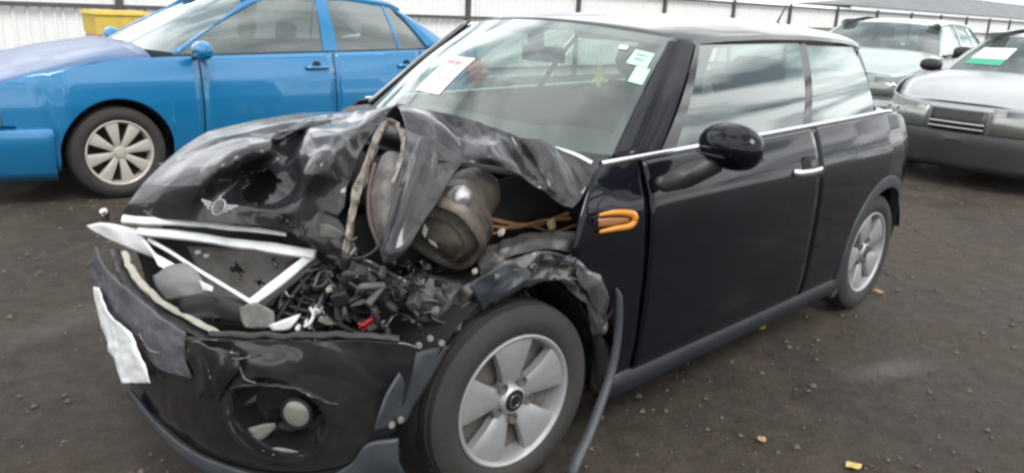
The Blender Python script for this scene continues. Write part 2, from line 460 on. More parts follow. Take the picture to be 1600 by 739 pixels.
def gcoords(lo, hi, core_lo, core_hi, step):
    a = list(np.arange(core_lo, core_hi + 1e-6, step))
    g = step; x = core_hi
    while x < hi:
        g *= 1.5; x += g; a.append(min(x, hi))
    g = step; x = core_lo; b = []
    while x > lo:
        g *= 1.5; x -= g; b.append(max(x, lo))
    return b[::-1] + a
GX = gcoords(-400, 300, -5, 5, 0.10); GY = gcoords(-400, 300, -5, 4, 0.10)
GV = []
for x in GX:
    for y in GY:
        z = 0.0
        if -6 < x < 6 and -6 < y < 5:
            z = 0.010 * noise.noise(Vector((x * 1.3, y * 1.3, 3))) + 0.006 * noise.noise(Vector((x * 4, y * 4, 9))) - 0.006
        GV.append((x, y, z))
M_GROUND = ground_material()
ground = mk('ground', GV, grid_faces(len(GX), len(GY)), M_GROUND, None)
setp(ground, kind='structure')

# loose stones, too many to count
SV, SF = [], []
rs = random.Random(3)
for i in range(6500):
    x = rs.uniform(-4.5, 4.0); y = rs.uniform(-3.6, 3.0)
    s = rs.choice([0.003, 0.003, 0.004, 0.005, 0.006, 0.008, 0.013]) * rs.uniform(0.7, 1.5)
    b0 = len(SV)
    for v in ((1, 0, 0), (-1, 0, 0), (0, 1, 0), (0, -1, 0), (0, 0, .7), (0, 0, -.5)):
        SV.append((x + v[0] * s * rs.uniform(.6, 1.3), y + v[1] * s * rs.uniform(.6, 1.3), -0.002 + v[2] * s))
    for f in ((0, 2, 4), (2, 1, 4), (1, 3, 4), (3, 0, 4), (2, 0, 5), (1, 2, 5), (3, 1, 5), (0, 3, 5)):
        SF.append(tuple(b0 + q for q in f))
st = mk('gravel', SV, SF, M_STONE, None, smooth=False)
setp(st, 'small loose stones scattered over the dark yard ground', 'gravel', kind='stuff')
def leaf(loc, size, rz, m, label):
    pr = [(0, 0), (.25, .32), (.5, .38), (.8, .25), (1.05, 0), (.8, -.28), (.5, -.4), (.22, -.3)]
    V = [(0.5, 0, 0.10)] + [(a, b, 0.04 + 0.16 * abs(b) + 0.06 * math.sin(a * 7)) for a, b in pr]
    c, s = math.cos(rz), math.sin(rz)
    V = [(loc[0] + size * ((a - .5) * c - b * s), loc[1] + size * ((a - .5) * s + b * c), loc[2] + size * z) for a, b, z in V]
    F = [(0, i + 1, (i + 1) % 8 + 1) for i in range(8)]
    o = mk('fallen_leaf', V, F, m, None, smooth=False, thick=0.0015)
    setp(o, label, 'leaf', 'fallen leaves on the yard ground')
for spec in [((0.676, 0.645, 0.000), .062, .4, M_LEAF, 'curled yellow leaf on the ground below the black door'),
             ((-0.339, 0.795, -0.000), .060, 1.9, M_LEAF2, 'brown leaf on the ground behind the rear wheel of the wreck'),
             ((1.529, 1.467, 0.000), .058, 2.6, M_LEAF, 'yellow leaf lying nearest the camera at the right'),
             ((1.616, 1.178, 0.000), .040, 1.0, M_LEAF2, 'small brown leaf in the middle of the open ground')]:
    leaf((spec[0][0], spec[0][1], 0.004), *spec[1:])

# ------------------------------------------------------------------ fence of white ribbed sheets
FY, FH = -9.157, 1.76
fence = thing('sheet_metal_fence', (-5.84, FY, 0), 'white ribbed sheet metal fence with grey posts and rails behind the cars', 'fence')
OFF[0] = Vector((-5.84, FY, 0))
RIB = 0.1525
def rib_mesh():
    V, F = [], []
    xs, ys = [], []
    for i in range(7):
        for a, d in ((0, 0), (.62, 0), (.72, .028), (.90, .028)):
            xs.append((i + a) * RIB); ys.append(d)
    xs.append(7 * RIB); ys.append(0)
    for z in (0.04, FH - 0.03):
        for x, y in zip(xs, ys): V.append((x, y, z))
    n = len(xs)
    for j in range(n - 1): F.append((j, j + 1, n + j + 1, n + j))
    me = bpy.data.meshes.new('sheet_panel'); me.from_pydata(V, [], F); me.materials.append(M_FENCE)
    return me
PM = rib_mesh()
PITCH_S = 7 * RIB - 0.05
x = -52.0
while x < 14:
    o = bpy.data.objects.new('sheet_panel', PM); COL.objects.link(o); o.parent = fence
    o.location = (x + 5.84, -0.07 - random.uniform(0, .006), random.uniform(-.012, .012))
    x += PITCH_S
for k in range(-6, 15):
    px = -5.841 - k * 3.0505
    box('post', (px, FY, 0.9), (0.075, 0.075, 1.84), M_POST, fence, bevel=0.006)
for z in (0.22, 1.16, FH - 0.02):
    box('rail', (-19, FY - 0.0, z), (66, 0.045, 0.055), M_POST, fence, bevel=0.004)
OFF[0] = Vector((0, 0, 0))

def well(cx, y, zc, R, s, depth, parent):
    V = []
    for i in range(33):
        a = rad(-12) + rad(178) * i / 32
        for r, d in ((R, 0), (R, -depth), (.05, -depth - .01)):
            V.append((cx + r * math.cos(a), y + s * d, max(.06, zc + r * math.sin(a))))
    return mk('wheel_well', V, grid_faces(33, 3), M_DARK, parent)
# ------------------------------------------------------------------ wheels
MESH = {}
def cached(key, fn):
    if key not in MESH: MESH[key] = fn()
    return MESH[key]
def rawmesh(name, V, F, m, smooth=True, auto=35):
    me = bpy.data.meshes.new(name)
    me.from_pydata([tuple(v) for v in V], [], [tuple(f) for f in F]); me.update(); me.materials.append(m)
    if smooth:
        me.shade_smooth(); me.set_sharp_from_angle(angle=rad(auto))
    return me
def inst(name, me, parent, loc=(0, 0, 0), rot=(0, 0, 0), bevel=0):
    o = bpy.data.objects.new(name, me); COL.objects.link(o); o.parent = parent
    o.location = loc; o.rotation_euler = rot
    if bevel:
        s = o.modifiers.new('bev', 'BEVEL'); s.width = bevel; s.segments = 2; s.limit_method = 'ANGLE'
    return o
def tyre_profile(R, w, rr):
    h = w / 2
    return [(rr, h * .82), (rr + .012, h * .95), (rr + .04, h * 1.02), (R - .045, h * 1.0), (R - .018, h * .93), (R - .006, h * .80),
            (R - .004, h * .62), (R - .010, h * .60), (R - .010, h * .55), (R - .001, h * .53), (R, h * .2), (R - .009, h * .18), (R - .009, h * .12), (R, h * .10),
            (R, -h * .10), (R - .009, -h * .12), (R - .009, -h * .18), (R, -h * .2), (R - .001, -h * .53), (R - .010, -h * .55),
            (R - .010, -h * .60), (R - .004, -h * .62), (R - .006, -h * .80), (R - .018, -h * .93), (R - .045, -h), (R - .04, -h * 1.0), (rr, -h * .82)]
def wheel(parent, loc, R, w, rr, style, side=1, steer=0.0, spin=0.0):
    """axis along local +y (outwards)."""
    h = w / 2
    def barrel():
        pr = [(rr + .004, h * .80), (rr + .004, h * .93), (rr - .002, h * .95), (rr - .010, h * .90), (rr - .014, h * .78), (rr - .022, h * .2), (rr - .03, -h * .8)]
        V, F = lathe(pr, (0, 0, 0), (0, 1, 0), 48)
        return rawmesh('wheel', V, F, M_ALLOY if style == 'alloy' else M_COVER)
    b = inst('wheel', cached(style + 'barrel', barrel), parent, loc, (0, 0, steer + (math.pi if side < 0 else 0)))
    inst('tyre', cached(style + 'tyre', lambda: rawmesh('tyre', *lathe(tyre_profile(R, w, rr), (0, 0, 0), (0, 1, 0), 64), M_RUBBER)), b)
    inst('wheel_back', cached(style + 'back', lambda: rawmesh('wheel_back', *lathe([(rr - .016, h * .28), (.06, h * .22), (.001, h * .22)], (0, 0, 0), (0, 1, 0), 40), M_ALLOY_D if style == 'alloy' else M_DARK)), b)
    ns = 5 if style == 'alloy' else 8
    def spoke():
        V, F = [], []
        if style == 'alloy':
            prof = [(.040, .030, .62), (.075, .034, .74), (.11, .045, .81), (.15, .060, .85), (.180, .072, .86), (rr - .006, .080, .84)]
        else:
            prof = [(.04, .018, .80), (.08, .022, .88), (.12, .028, .90), (.16, .036, .90), (rr - .004, .046, .86)]
        for r, hw, d in prof:
            y1 = h * d
            V += [(-hw, y1 - .030, r), (-hw, y1 - .004, r), (-hw * .70, y1, r), (-hw * .15, y1 + .0, r), (0, y1, r), (hw * .15, y1, r), (hw * .70, y1, r), (hw, y1 - .004, r), (hw, y1 - .030, r)]
        F = grid_faces(len(prof), 9)
        return rawmesh('spoke', V, F, M_ALLOY if style == 'alloy' else M_COVER, auto=30)
    for i in range(ns):
        inst('spoke', cached(style + 'spoke', spoke), b, (0, 0, 0), (0, spin + 2 * math.pi * i / ns, 0))
    inst('hub', cached(style + 'hub', lambda: rawmesh('hub', *lathe([(.050, h * .45), (.048, h * .68), (.042, h * .82), (.036, h * .86), (.034, h * .82)], (0, 0, 0), (0, 1, 0), 32), M_ALLOY if style == 'alloy' else M_COVER)), b)
    inst('centre_cap', cached(style + 'cap', lambda: rawmesh('centre_cap', *lathe([(.035, h * .80), (.033, h * .87), (.026, h * .885), (.001, h * .89)], (0, 0, 0), (0, 1, 0), 28), M_GLOSS if style == 'alloy' else M_COVER)), b)
    if style == 'alloy':
        inst('cap_ring', cached('capring', lambda: rawmesh('cap_ring', *lathe([(.022, h * .88), (.022, h * .905), (.018, h * .905), (.018, h * .88)], (0, 0, 0), (0, 1, 0), 28), M_CHROME)), b)
        for i in range(5):
            a = spin + 2 * math.pi * (i + .5) / 5
            inst('lug_recess', cached('lug', lambda: rawmesh('lug_recess', *lathe([(.017, h * .5), (.017, h * .80), (.013, h * .80), (.012, h * .70), (.001, h * .70)], (0, 0, 0), (0, 1, 0), 16), M_ALLOY_D)), b, (.062 * math.sin(a), 0, .062 * math.cos(a)))
    return b
# ------------------------------------------------------------------ the wrecked black hatchback
CAR0 = Vector((1.25, 0, 0))
mini = thing('wrecked_hatchback', CAR0, 'black three door hatchback with smashed front end and crumpled hood', 'car')
OFF[0] = CAR0
CENTRE[0] = Vector((.9, 0, .7))
def itp(x, xs, ys): return float(np.interp(x, xs, ys))
def plan(x):       # half width of the body at waist height
    return itp(x, [-.60, -.58, -.54, -.47, -.36, -.2, 0, .4, 1.0, 1.9, 2.2, 2.6, 2.9], [0.0, .40, .60, .72, .80, .842, .858, .866, .868, .866, .862, .85, .80])
def tuck(z):       # how far the side leans in at height z
    zs = [.14, .2, .26, .34, .45, .58, .68, .76, .82, .87, .92, .96, 1.03]
    return itp(z, zs, [.05, .038, .022, .010, .004, .0, .0, .003, .010, .022, .040, .058, .088])
def belt(x): return .978 + (2.168 - x) * .0155 - itp(x, [-.60, -.50, -.40, -.30, -.15, 0], [.20, .145, .085, .042, .010, 0])
def side_y(x, z): return plan(x) - tuck(z)
def arch(x, cx, R, zlo):
    d = R * R - (x - cx) ** 2
    return max(zlo, .30 + math.sqrt(d)) if d > 0 else zlo
def side_panel(name, xa, xb, zlo, zhi, m, parent, nx=40, nz=26, sgn=1, thick=.006, xs=None):
    xs = xs if xs is not None else np.linspace(xa, xb, nx)
    V = []
    for x in xs:
        a, b = zlo(x), zhi(x)
        for j in range(nz):
            t = j / (nz - 1)
            z = a + (b - a) * t
            V.append((x, sgn * side_y(x, z), z))
    return mk(name, V, grid_faces(len(xs), nz, flip=sgn > 0), m, parent, thick=thick, auto=50)
ARX = [0 + .375 * math.sin(a) for a in np.linspace(-math.pi / 2, math.pi / 2, 41)]
rear_xs = list(np.linspace(-.575, -.38, 16)) + ARX + list(np.linspace(.40, .783, 10))
quarter = side_panel('quarter_panel', 0, 0, lambda x: arch(x, 0, .375, .26 if x > 0 else .38), belt, M_PAINT, mini, xs=rear_xs)
door = side_panel('door', .792, 1.968, lambda x: .258, belt, M_PAINT, mini, nx=44)
# what is left of the front wing behind the wheel, its front edge torn
frows = []
for (f, z) in [((2.173, 0.800, 0.980), .981), ((2.238, 0.825, 0.929), .93), ((2.299, 0.850, 0.855), .85), ((2.325, 0.860, 0.790), .78), ((2.333, 0.862, 0.737), .72), ((2.263, 0.862, 0.667), .66), ((2.172, 0.862, 0.563), .57), ((2.112, 0.860, 0.434), .46), ((2.076, 0.850, 0.329), .36), ((2.057, 0.840, 0.225), .258)]:
    r = [(1.977, side_y(1.977, z), z)]
    mid = [(1.977 * .5 + f[0] * .5), 0, z * .5 + f[2] * .5]
    mid[1] = side_y(mid[0], mid[2])
    frows.append([r[0], tuple(mid), f])
fender = sheet('front_wing_remnant', frows, 40, 14, M_PAINT, mini, amp=.002, scale=9, seed=3, thick=.005, ridge=False)
side_panel('right_side_panel', -.575, 2.9, lambda x: max(arch(x, 0, .375, .26), arch(x, 2.495, .375, .26)), lambda x: belt(x) if x < 2.0 else max(.80 - .02 * (x > 2.2), belt(x) - (x - 2.0) * 1.2), M_PAINT, mini, sgn=-1,
           xs=list(np.linspace(-.575, -.38, 12)) + ARX + list(np.linspace(.4, 2.1, 30)) + [2.495 + v for v in ARX] + [2.9])
# rear end
sheet('tailgate', [[(-.575, .50, z), (-.60, .25, z), (-.61, 0, z), (-.60, -.25, z), (-.575, -.50, z)] for z in (.30, .5, .7, .80, .86)], 10, 16, M_PAINT, mini)
# sill
for s in (1, -1):
    sheet('sill', [[(x, s * yy, z) for x in (.36, .9, 1.5, 2.10)] for yy, z in ((.842, .262), (.852, .235), (.850, .205), (.825, .160), (.78, .135))], 12, 20, mat('sill_plastic', (.011, .014, .020), .42, dirt=(.11, .11, .11), dirt_amt=.12, dirt_scale=9), mini, thick=.008)
# shut line seal behind the door and floor pan
box('underbody', (1.2, 0, .22), (3.1, 1.5, .10), M_DARK, mini)
# wheel arch trims (rear, both sides)
for s in (1, -1):
    V = []
    nseg = 44
    for i in range(nseg):
        a = rad(-22) + rad(204) * i / (nseg - 1)
        for rr_, dy in ((.352, -.03), (.352, .012), (.372, .016), (.408, .010), (.414, .0)):
            x = rr_ * math.cos(a); z = .30 + rr_ * math.sin(a)
            V.append((x, s * (side_y(x, max(.2, z)) + dy), z))
    mk('arch_trim', V, grid_faces(nseg, 5, flip=s < 0), M_SLATE, mini)
    well(0, s * .835, .30, .36, s, .27, mini)
rear_w = wheel(mini, (-1.25, .742, .303), .303, .175, .207, 'alloy', 1, 0, .35)
front_w = wheel(mini, (2.495 - 1.25, .742, .303), .303, .175, .207, 'alloy', 1, rad(-4), .06)
for x in (0, 2.495): wheel(mini, (x - 1.25, -.742, .303), .303, .175, .207, 'alloy', -1)

# greenhouse ------------------------------------------------------
def ws_pt(u, v):
    base = np.array([2.20 - .21 * u * u, .70 * u, .975 - .006 * u * u]); top = np.array([1.625 - .095 * u * u, .56 * u, 1.378 - .035 * u * u])
    p = base * (1 - v) + top * v
    k_ = (1 - .9 * u ** 4) * math.sin(math.pi * v)
    p[0] += .035 * k_; p[2] += .030 * k_
    return p
nu, nv = 30, 18
wsV = [ws_pt(-1 + 2 * i / (nu - 1), j / (nv - 1)) for i in range(nu) for j in range(nv)]
ws = mk('windshield', wsV, grid_faces(nu, nv), G_WS, mini)
# black ceramic border of the windshield
def ws_band(u0, u1, v0, v1, n=16, lift=.004):
    V = []
    for i in range(n):
        for (u, v) in ((u0 + (u1 - u0) * i / (n - 1), v0), (u0 + (u1 - u0) * i / (n - 1), v1)):
            p = ws_pt(u, v); V.append((p[0] + lift * .6, p[1], p[2] + lift * .8))
    return V, grid_faces(n, 2)
for a in ((-1, 1, .93, 1.0), (-1, 1, 0, .05), (-1, -.96, .05, .93), (.96, 1, .05, .93)):
    V, F = ws_band(*a, lift=-.004)
    if abs(a[1] - a[0]) < .2:
        V = []
        for j in range(16):
            v = a[2] + (a[3] - a[2]) * j / 15
            for u in (a[0], a[1]):
                p = ws_pt(u, v); V.append((p[0] - .0025, p[1], p[2] - .003))
        F = grid_faces(16, 2)
    mk('glass_border', V, F, M_GLOSS, ws)
def ws_patch(name, u0, u1, v0, v1, m, skew=0.0, lift=.003):
    V = []
    n = 6
    for i in range(n):
        for j in range(n):
            v = v0 + (v1 - v0) * j / (n - 1)
            u = u0 + (u1 - u0) * i / (n - 1) + skew * (v - v0)
            p = ws_pt(u, v); V.append((p[0] + lift * .6, p[1], p[2] + lift * .8))
    return mk(name, V, grid_faces(n, n), m, ws)
ws_patch('paper_sheet', -.40, -.125, .23, .54, M_PAPER, skew=.06)
rw = random.Random(5)
for r_, (v0, nn, h_) in enumerate(((.46, 6, .045), (.40, 5, .016), (.345, 6, .016))):
    for k in range(nn):
        u0 = -.36 + .036 * k + rw.uniform(0, .008)
        ws_patch('pink_writing', u0, u0 + rw.uniform(.014, .028), v0 + rw.uniform(0, .012), v0 + h_, M_PINK, skew=.1, lift=.005)
ws_patch('green_sticker', .855, .965, .70, .83, M_GREENP)
ws_patch('green_sticker', .915, .985, .56, .695, M_GREENP)
for k in range(2): ws_patch('sticker_line', .88, .935, .745 + .04 * k, .757 + .04 * k, M_GREEND, lift=.005)
ws_patch('white_sticker', .755, .805, .81, .845, M_WHITE)

# roof
def roof_pt(s, t):   # s 0 front..1 rear, t -1..1
    x = 1.62 - .095 * t * t + (-.43 - 1.62) * s + .06 * t * t * s * 2
    zc = itp(s, [0, .06, .15, .3, .5, .7, .85, .95, 1], [1.383, 1.398, 1.412, 1.424, 1.426, 1.416, 1.398, 1.375, 1.355])
    yw = itp(s, [0, .1, .3, .6, .85, 1], [.575, .60, .622, .615, .55, .43])
    z = zc - (.035 + .02 * s) * t ** 2 - .022 * abs(t) ** 10
    return (x, yw * t, z)
nr_, nc_ = 40, 31
V = [roof_pt(i / (nr_ - 1), math.sin(math.pi / 2 * (-1 + 2 * j / (nc_ - 1)))) for i in range(nr_) for j in range(nc_)]
roof = mk('roof', V, grid_faces(nr_, nc_), M_ROOF, mini, thick=.012)
tube('aerial', [(-.28, 0, 1.385), (-.30, 0, 1.42), (-.38, 0, 1.52)], [.012, .006, .003], M_PLASTIC, roof, n=8)
# roof rails between roof skin and glass
for s in (1, -1):
    V = []
    for i in range(24):
        q = i / 23
        p = roof_pt(.035 + .93 * q, 1.0)
        V += [(p[0], s * (p[1] + .002), p[2] + .002), (p[0], s * (p[1] + .014), p[2] - .016), (p[0], s * (p[1] + .008), p[2] - .036), (p[0], s * (p[1] - .02), p[2] - .042)]
    mk('roof_rail', V, grid_faces(24, 4, flip=s < 0), M_ROOF, mini)
    # A pillar: windshield edge, ridge, rear edge
    rows = []
    for v, (rx, ry, rz) in zip((0, .25, .5, .75, 1), [(1.845, .792, .978), (1.728, .752, 1.075), (1.638, .712, 1.165), (1.540, .668, 1.25), (1.448, .628, 1.328)]):
        a = ws_pt(1, v)
        mid = (a[0] * .52 + rx * .48 + .015, (a[1] * .5 + ry * .5 + .018), a[2] * .5 + rz * .5 + .006)
        rows.append([(a[0], s * a[1], a[2] + .003), (mid[0] + .02, s * (mid[1] - .012), mid[2]), (mid[0] - .04, s * (mid[1] + .006), mid[2] - .002), (rx, s * ry, rz)])
    sheet('windshield_pillar', rows, 24, 14, M_PAINT if s > 0 else M_GLOSS, mini, thick=.01, auto=60)
    # side glass, pillar, quarter glass
    def sg(x0b, x0t, x1b, x1t, yb0=.785, yb1=.785, yt0=.625, yt1=.632, zb0=None, zb1=None, zt0=1.322, zt1=1.330, n=12, bul=.018):
        zb0 = belt(x0b) + .004 if zb0 is None else zb0; zb1 = belt(x1b) + .004 if zb1 is None else zb1
        V = []
        for i in range(n):
            u = i / (n - 1)
            for j in range(n):
                v = j / (n - 1)
                b = np.array([x0b + (x1b - x0b) * u, yb0 + (yb1 - yb0) * u, zb0 + (zb1 - zb0) * u])
                t_ = np.array([x0t + (x1t - x0t) * u, yt0 + (yt1 - yt0) * u, zt0 + (zt1 - zt0) * u])
                p = b * (1 - v) + t_ * v
                p[1] += bul * math.sin(math.pi * v)
                V.append((p[0], s * p[1], p[2]))
        return V, grid_faces(n, n, flip=s > 0)
    mk('side_window', *sg(1.775, 1.455, .842, .685), G_SIDE, mini)
    mk('centre_pillar', *sg(.838, .681, .775, .62, bul=.019), M_GLOSS, mini)
    mk('quarter_window', *sg(.772, .617, .075, .115, yb1=.765, yt1=.625, zt1=1.312), G_SIDE, mini)
    mk('rear_pillar', *sg(.074, .114, -.42, -.36, yb0=.765, yb1=.53, yt0=.625, yt1=.42, zt0=1.312, zt1=1.295), M_GLOSS, mini)
    mk('window_sail', *sg(1.856, 1.465, 1.762, 1.440, yb0=.796, yb1=.789, yt0=.630, yt1=.630, zt0=1.328, zt1=1.328, bul=.016), M_GLOSS, mini)
    # bright strip along the belt
    P = [(x, s * (side_y(x, belt(x)) + .003), belt(x) + .004) for x in np.linspace(2.165 if s > 0 else 1.95, -.10, 40)]
    tube('belt_trim', P, .0085, M_CHROME, mini, flat=(1, 1.15))
sheet('rear_shoulder', [[(x, side_y(x, belt(x)) + .001, belt(x)) for x in (.1, -.1, -.25, -.36, -.45, -.53)], [(.1, .76, 1.012), (-.1, .70, 1.016), (-.22, .64, 1.018), (-.30, .58, 1.018), (-.40, .54, 1.018), (-.47, .48, 1.018)]], 4, 20, M_PAINT, mini)
sheet('tailgate_top', [[(-.575, y, .855) for y in (-.5, -.25, 0, .25, .5)], [(-.47, y, 1.018) for y in (-.5, -.25, 0, .25, .5)]], 4, 12, M_PAINT, mini)
sheet('rear_window', [[(-.47, y, 1.02) for y in (-.53, 0, .53)], [(-.44, y, 1.2) for y in (-.47, 0, .47)], [(-.40, y, 1.31) for y in (-.42, 0, .42)]], 8, 8, G_SIDE, mini, thick=0)
# cowl under the windshield
sheet('cowl_panel', [[(ws_pt(u, 0)[0] + .0, ws_pt(u, 0)[1], .972) for u in (-1, -.5, 0, .5, 1)], [(ws_pt(u, 0)[0] + .10, ws_pt(u, 0)[1] * 1.06, .955) for u in (-1, -.5, 0, .5, 1)], [(ws_pt(u, 0)[0] + .16, ws_pt(u, 0)[1] * 1.08, .90) for u in (-1, -.5, 0, .5, 1)]], 8, 20, M_PLASTIC, mini)
# the bright strip at the foot of the windshield
tube('cowl_trim', [(2.220, 0.660, 1.015), (2.202, 0.730, 1.001), (2.198, 0.795, 0.986)], [.004, .008, .008], M_CHROME, mini, n=12)

# inside -----------------------------------------------------------
cab = [(x, y, z) for x in (-.35, 1.9) for y in (-.70, .70) for z in (.25, .93)]
mk('cabin_tub', cab, [(0, 2, 6, 4), (0, 1, 3, 2), (4, 6, 7, 5), (0, 4, 5, 1), (2, 3, 7, 6)], M_DARK, mini, smooth=False)
sheet('dashboard', [[(2.06, y, .955) for y in (-.6, -.3, 0, .3, .6)], [(1.78, y, .965 + .02 * (y == .3)) for y in (-.66, -.3, 0, .3, .66)], [(1.62, y, .945 + .03 * (y == .3)) for y in (-.68, -.3, 0, .3, .68)], [(1.57, y, .86) for y in (-.68, -.3, 0, .3, .68)], [(1.66, y, .62) for y in (-.68, -.3, 0, .3, .68)]], 24, 30, M_DASH, mini)
V, F = [], []
swc, swd = Vector((1.42, .35, .93)), Vector((-.93, 0, .36)).normalized()
a_ = Vector((0, 1, 0)); b_ = swd.cross(a_)
tube('steering_wheel', [swc + a_ * .18 * math.cos(w) + b_ * .18 * math.sin(w) for w in np.linspace(0, 2 * math.pi, 40)], .015, M_SEAT, mini, caps=False)
for sy in (.35, -.35):
    seat = sheet('seat', [[(.72, sy + y, .30) for y in (-.23, -.12, .12, .23)], [(.66, sy + y, .55) for y in (-.26, -.12, .12, .26)], [(.58, sy + y, .85) for y in (-.26, -.12, .12, .26)], [(.50, sy + y, 1.06) for y in (-.20, -.1, .1, .20)]], 12, 12, M_SEAT, mini, thick=.12)
    V, F = lathe([(.001, -.13), (.05, -.125), (.075, -.10), (.085, 0), (.075, .10), (.05, .125), (.001, .13)], (.50, sy, 1.17), (0, 1, 0), 20)
    mk('headrest', V, F, M_SEAT, seat)
sheet('rear_seat', [[(.15, y, .45) for y in (-.6, 0, .6)], [(-.1, y, .98) for y in (-.6, 0, .6)]], 5, 8, M_SEAT, mini, thick=.12)
rm = sheet('rear_view_mirror', [[(1.47, y, z) for y in (-.27, -.22, -.16, -.10, -.045)] for z in (1.20, 1.235, 1.265)], 8, 12, M_PLASTIC, mini, thick=.04)
V, F = boxv((1.53, -.13, 1.30), (.05, .06, .12)); mk('mirror_mount', V, F, M_PLASTIC, rm, bevel=.01)
for y0, y1 in ((-.50, -.12), (.12, .50)):
    box('sun_visor', (1.47, (y0 + y1) / 2, 1.345), (.16, y1 - y0, .02), M_DASH, mini, rot=rotm(0, 14, 0))
OFF[0] = Vector((0, 0, 0))
af = thing('air_freshener', (1.45, .17, 1.165), 'small yellow tree shaped air freshener hanging inside the windshield', 'air freshener')
OFF[0] = Vector((1.45, .17, 1.165))
fx = [(0, .055), (.012, .03), (.008, .03), (.022, .008), (.014, .008), (.03, -.02), (.008, -.02), (.008, -.04)]
pts = [(1.45 - .3 * y, .17 + y, 1.165 + z) for y, z in fx] + [(1.45 + .3 * y, .17 - y, 1.165 + z) for y, z in fx[:0:-1]]
poly('card', pts, mat('freshener_yellow', (0.75, 0.62, 0.16), .6), af)
tube('string', [(1.45, .17, 1.22), (1.46, .12, 1.25), (1.49, .0, 1.275)], .0015, M_WHITE, af, n=8, seg=6)
OFF[0] = CAR0

# door furniture ---------------------------------------------------
hx, hz = .905, .835
hy = side_y(hx, hz)
hp = [(hx + d, hy + o_, hz + d * .02) for d, o_ in ((.105, .004), (.085, .026), (.0, .034), (-.085, .026), (-.105, .004))]
hnd = tube('door_handle', hp, .012, M_CHROME, door, n=20, flat=(.8, 1.2))
V, F = lathe([(.001, .004), (.036, .003), (.048, -.002)], (hx + .0, hy + .003, hz + .012), (0, 1, .1), 24)
mk('handle_recess', [(v.x * 1.0, v.y, v.z) for v in V], F, M_DARK, door)
# wing mirror
mc = Vector((1.742, .985, 1.030))
V = []
for i in range(17):
    th = math.pi * i / 16
    for j in range(24):
        ph = 2 * math.pi * j / 24
        a = math.cos(th); r = math.sin(th) ** .8
        x = r * math.cos(ph); z = r * math.sin(ph)
        x = x * .075 if x > 0 else x * .055
        V.append(mc + Vector((x - .02 * a, -a * .122, z * .076 * (1 - .06 * a))))
mirror = mk('wing_mirror', V, grid_faces(17, 24, closed=True), M_PAINT, door)
sheet('mirror_foot', [[(1.973, 0.868, 0.930), (1.867, 0.880, 0.945), (1.816, 0.920, 0.972), (1.791, 0.950, 0.988)], [(1.979, 0.870, 0.908), (1.885, 0.895, 0.923), (1.827, 0.935, 0.951), (1.765, 0.960, 0.970)], [(1.928, 0.870, 0.892), (1.842, 0.893, 0.900), (1.800, 0.930, 0.930), (1.754, 0.955, 0.955)]], 10, 14, M_PLASTIC, mirror, thick=.02)
V, F = [], []
tube('mirror_seam', [mc + Vector((.072 * math.cos(w) * (1 if math.cos(w) > 0 else .75), .122 * math.sin(w), -.028)) * .985 for w in np.linspace(0, 2 * math.pi, 40)], .0035, M_PLASTIC, mirror, caps=False, seg=6)
# side marker
tube('side_marker_lamp', [(2.238, 0.868, 0.848), (2.169, 0.870, 0.846), (2.089, 0.870, 0.832), (2.063, 0.870, 0.812), (2.080, 0.870, 0.792), (2.155, 0.870, 0.794), (2.229, 0.868, 0.795)], [.005, .009, .011, .015, .011, .009, .005], M_ORANGE, fender, n=34, flat=(.7, 1))
sheet('marker_slot', [[(2.238, 0.864, 0.836), (2.177, 0.866, 0.831), (2.091, 0.866, 0.818)], [(2.235, 0.864, 0.811), (2.174, 0.866, 0.806), (2.089, 0.866, 0.805)]], 4, 8, mat('amber_inner', (.30, .13, .05), .3, 0, .5), fender, thick=.004)
tube('panel_crack', [(2.253, 0.866, 0.819), (2.242, 0.864, 0.870), (2.217, 0.860, 0.895), (2.140, 0.856, 0.903)], .0028, M_DARK, fender, n=14, seg=6)
def jit(rows, a, seed):
    r_ = random.Random(seed)
    return [[tuple(c + r_.uniform(-a, a) for c in p) for p in cr1(row, len(row) * 2 - 1)] for row in rows]
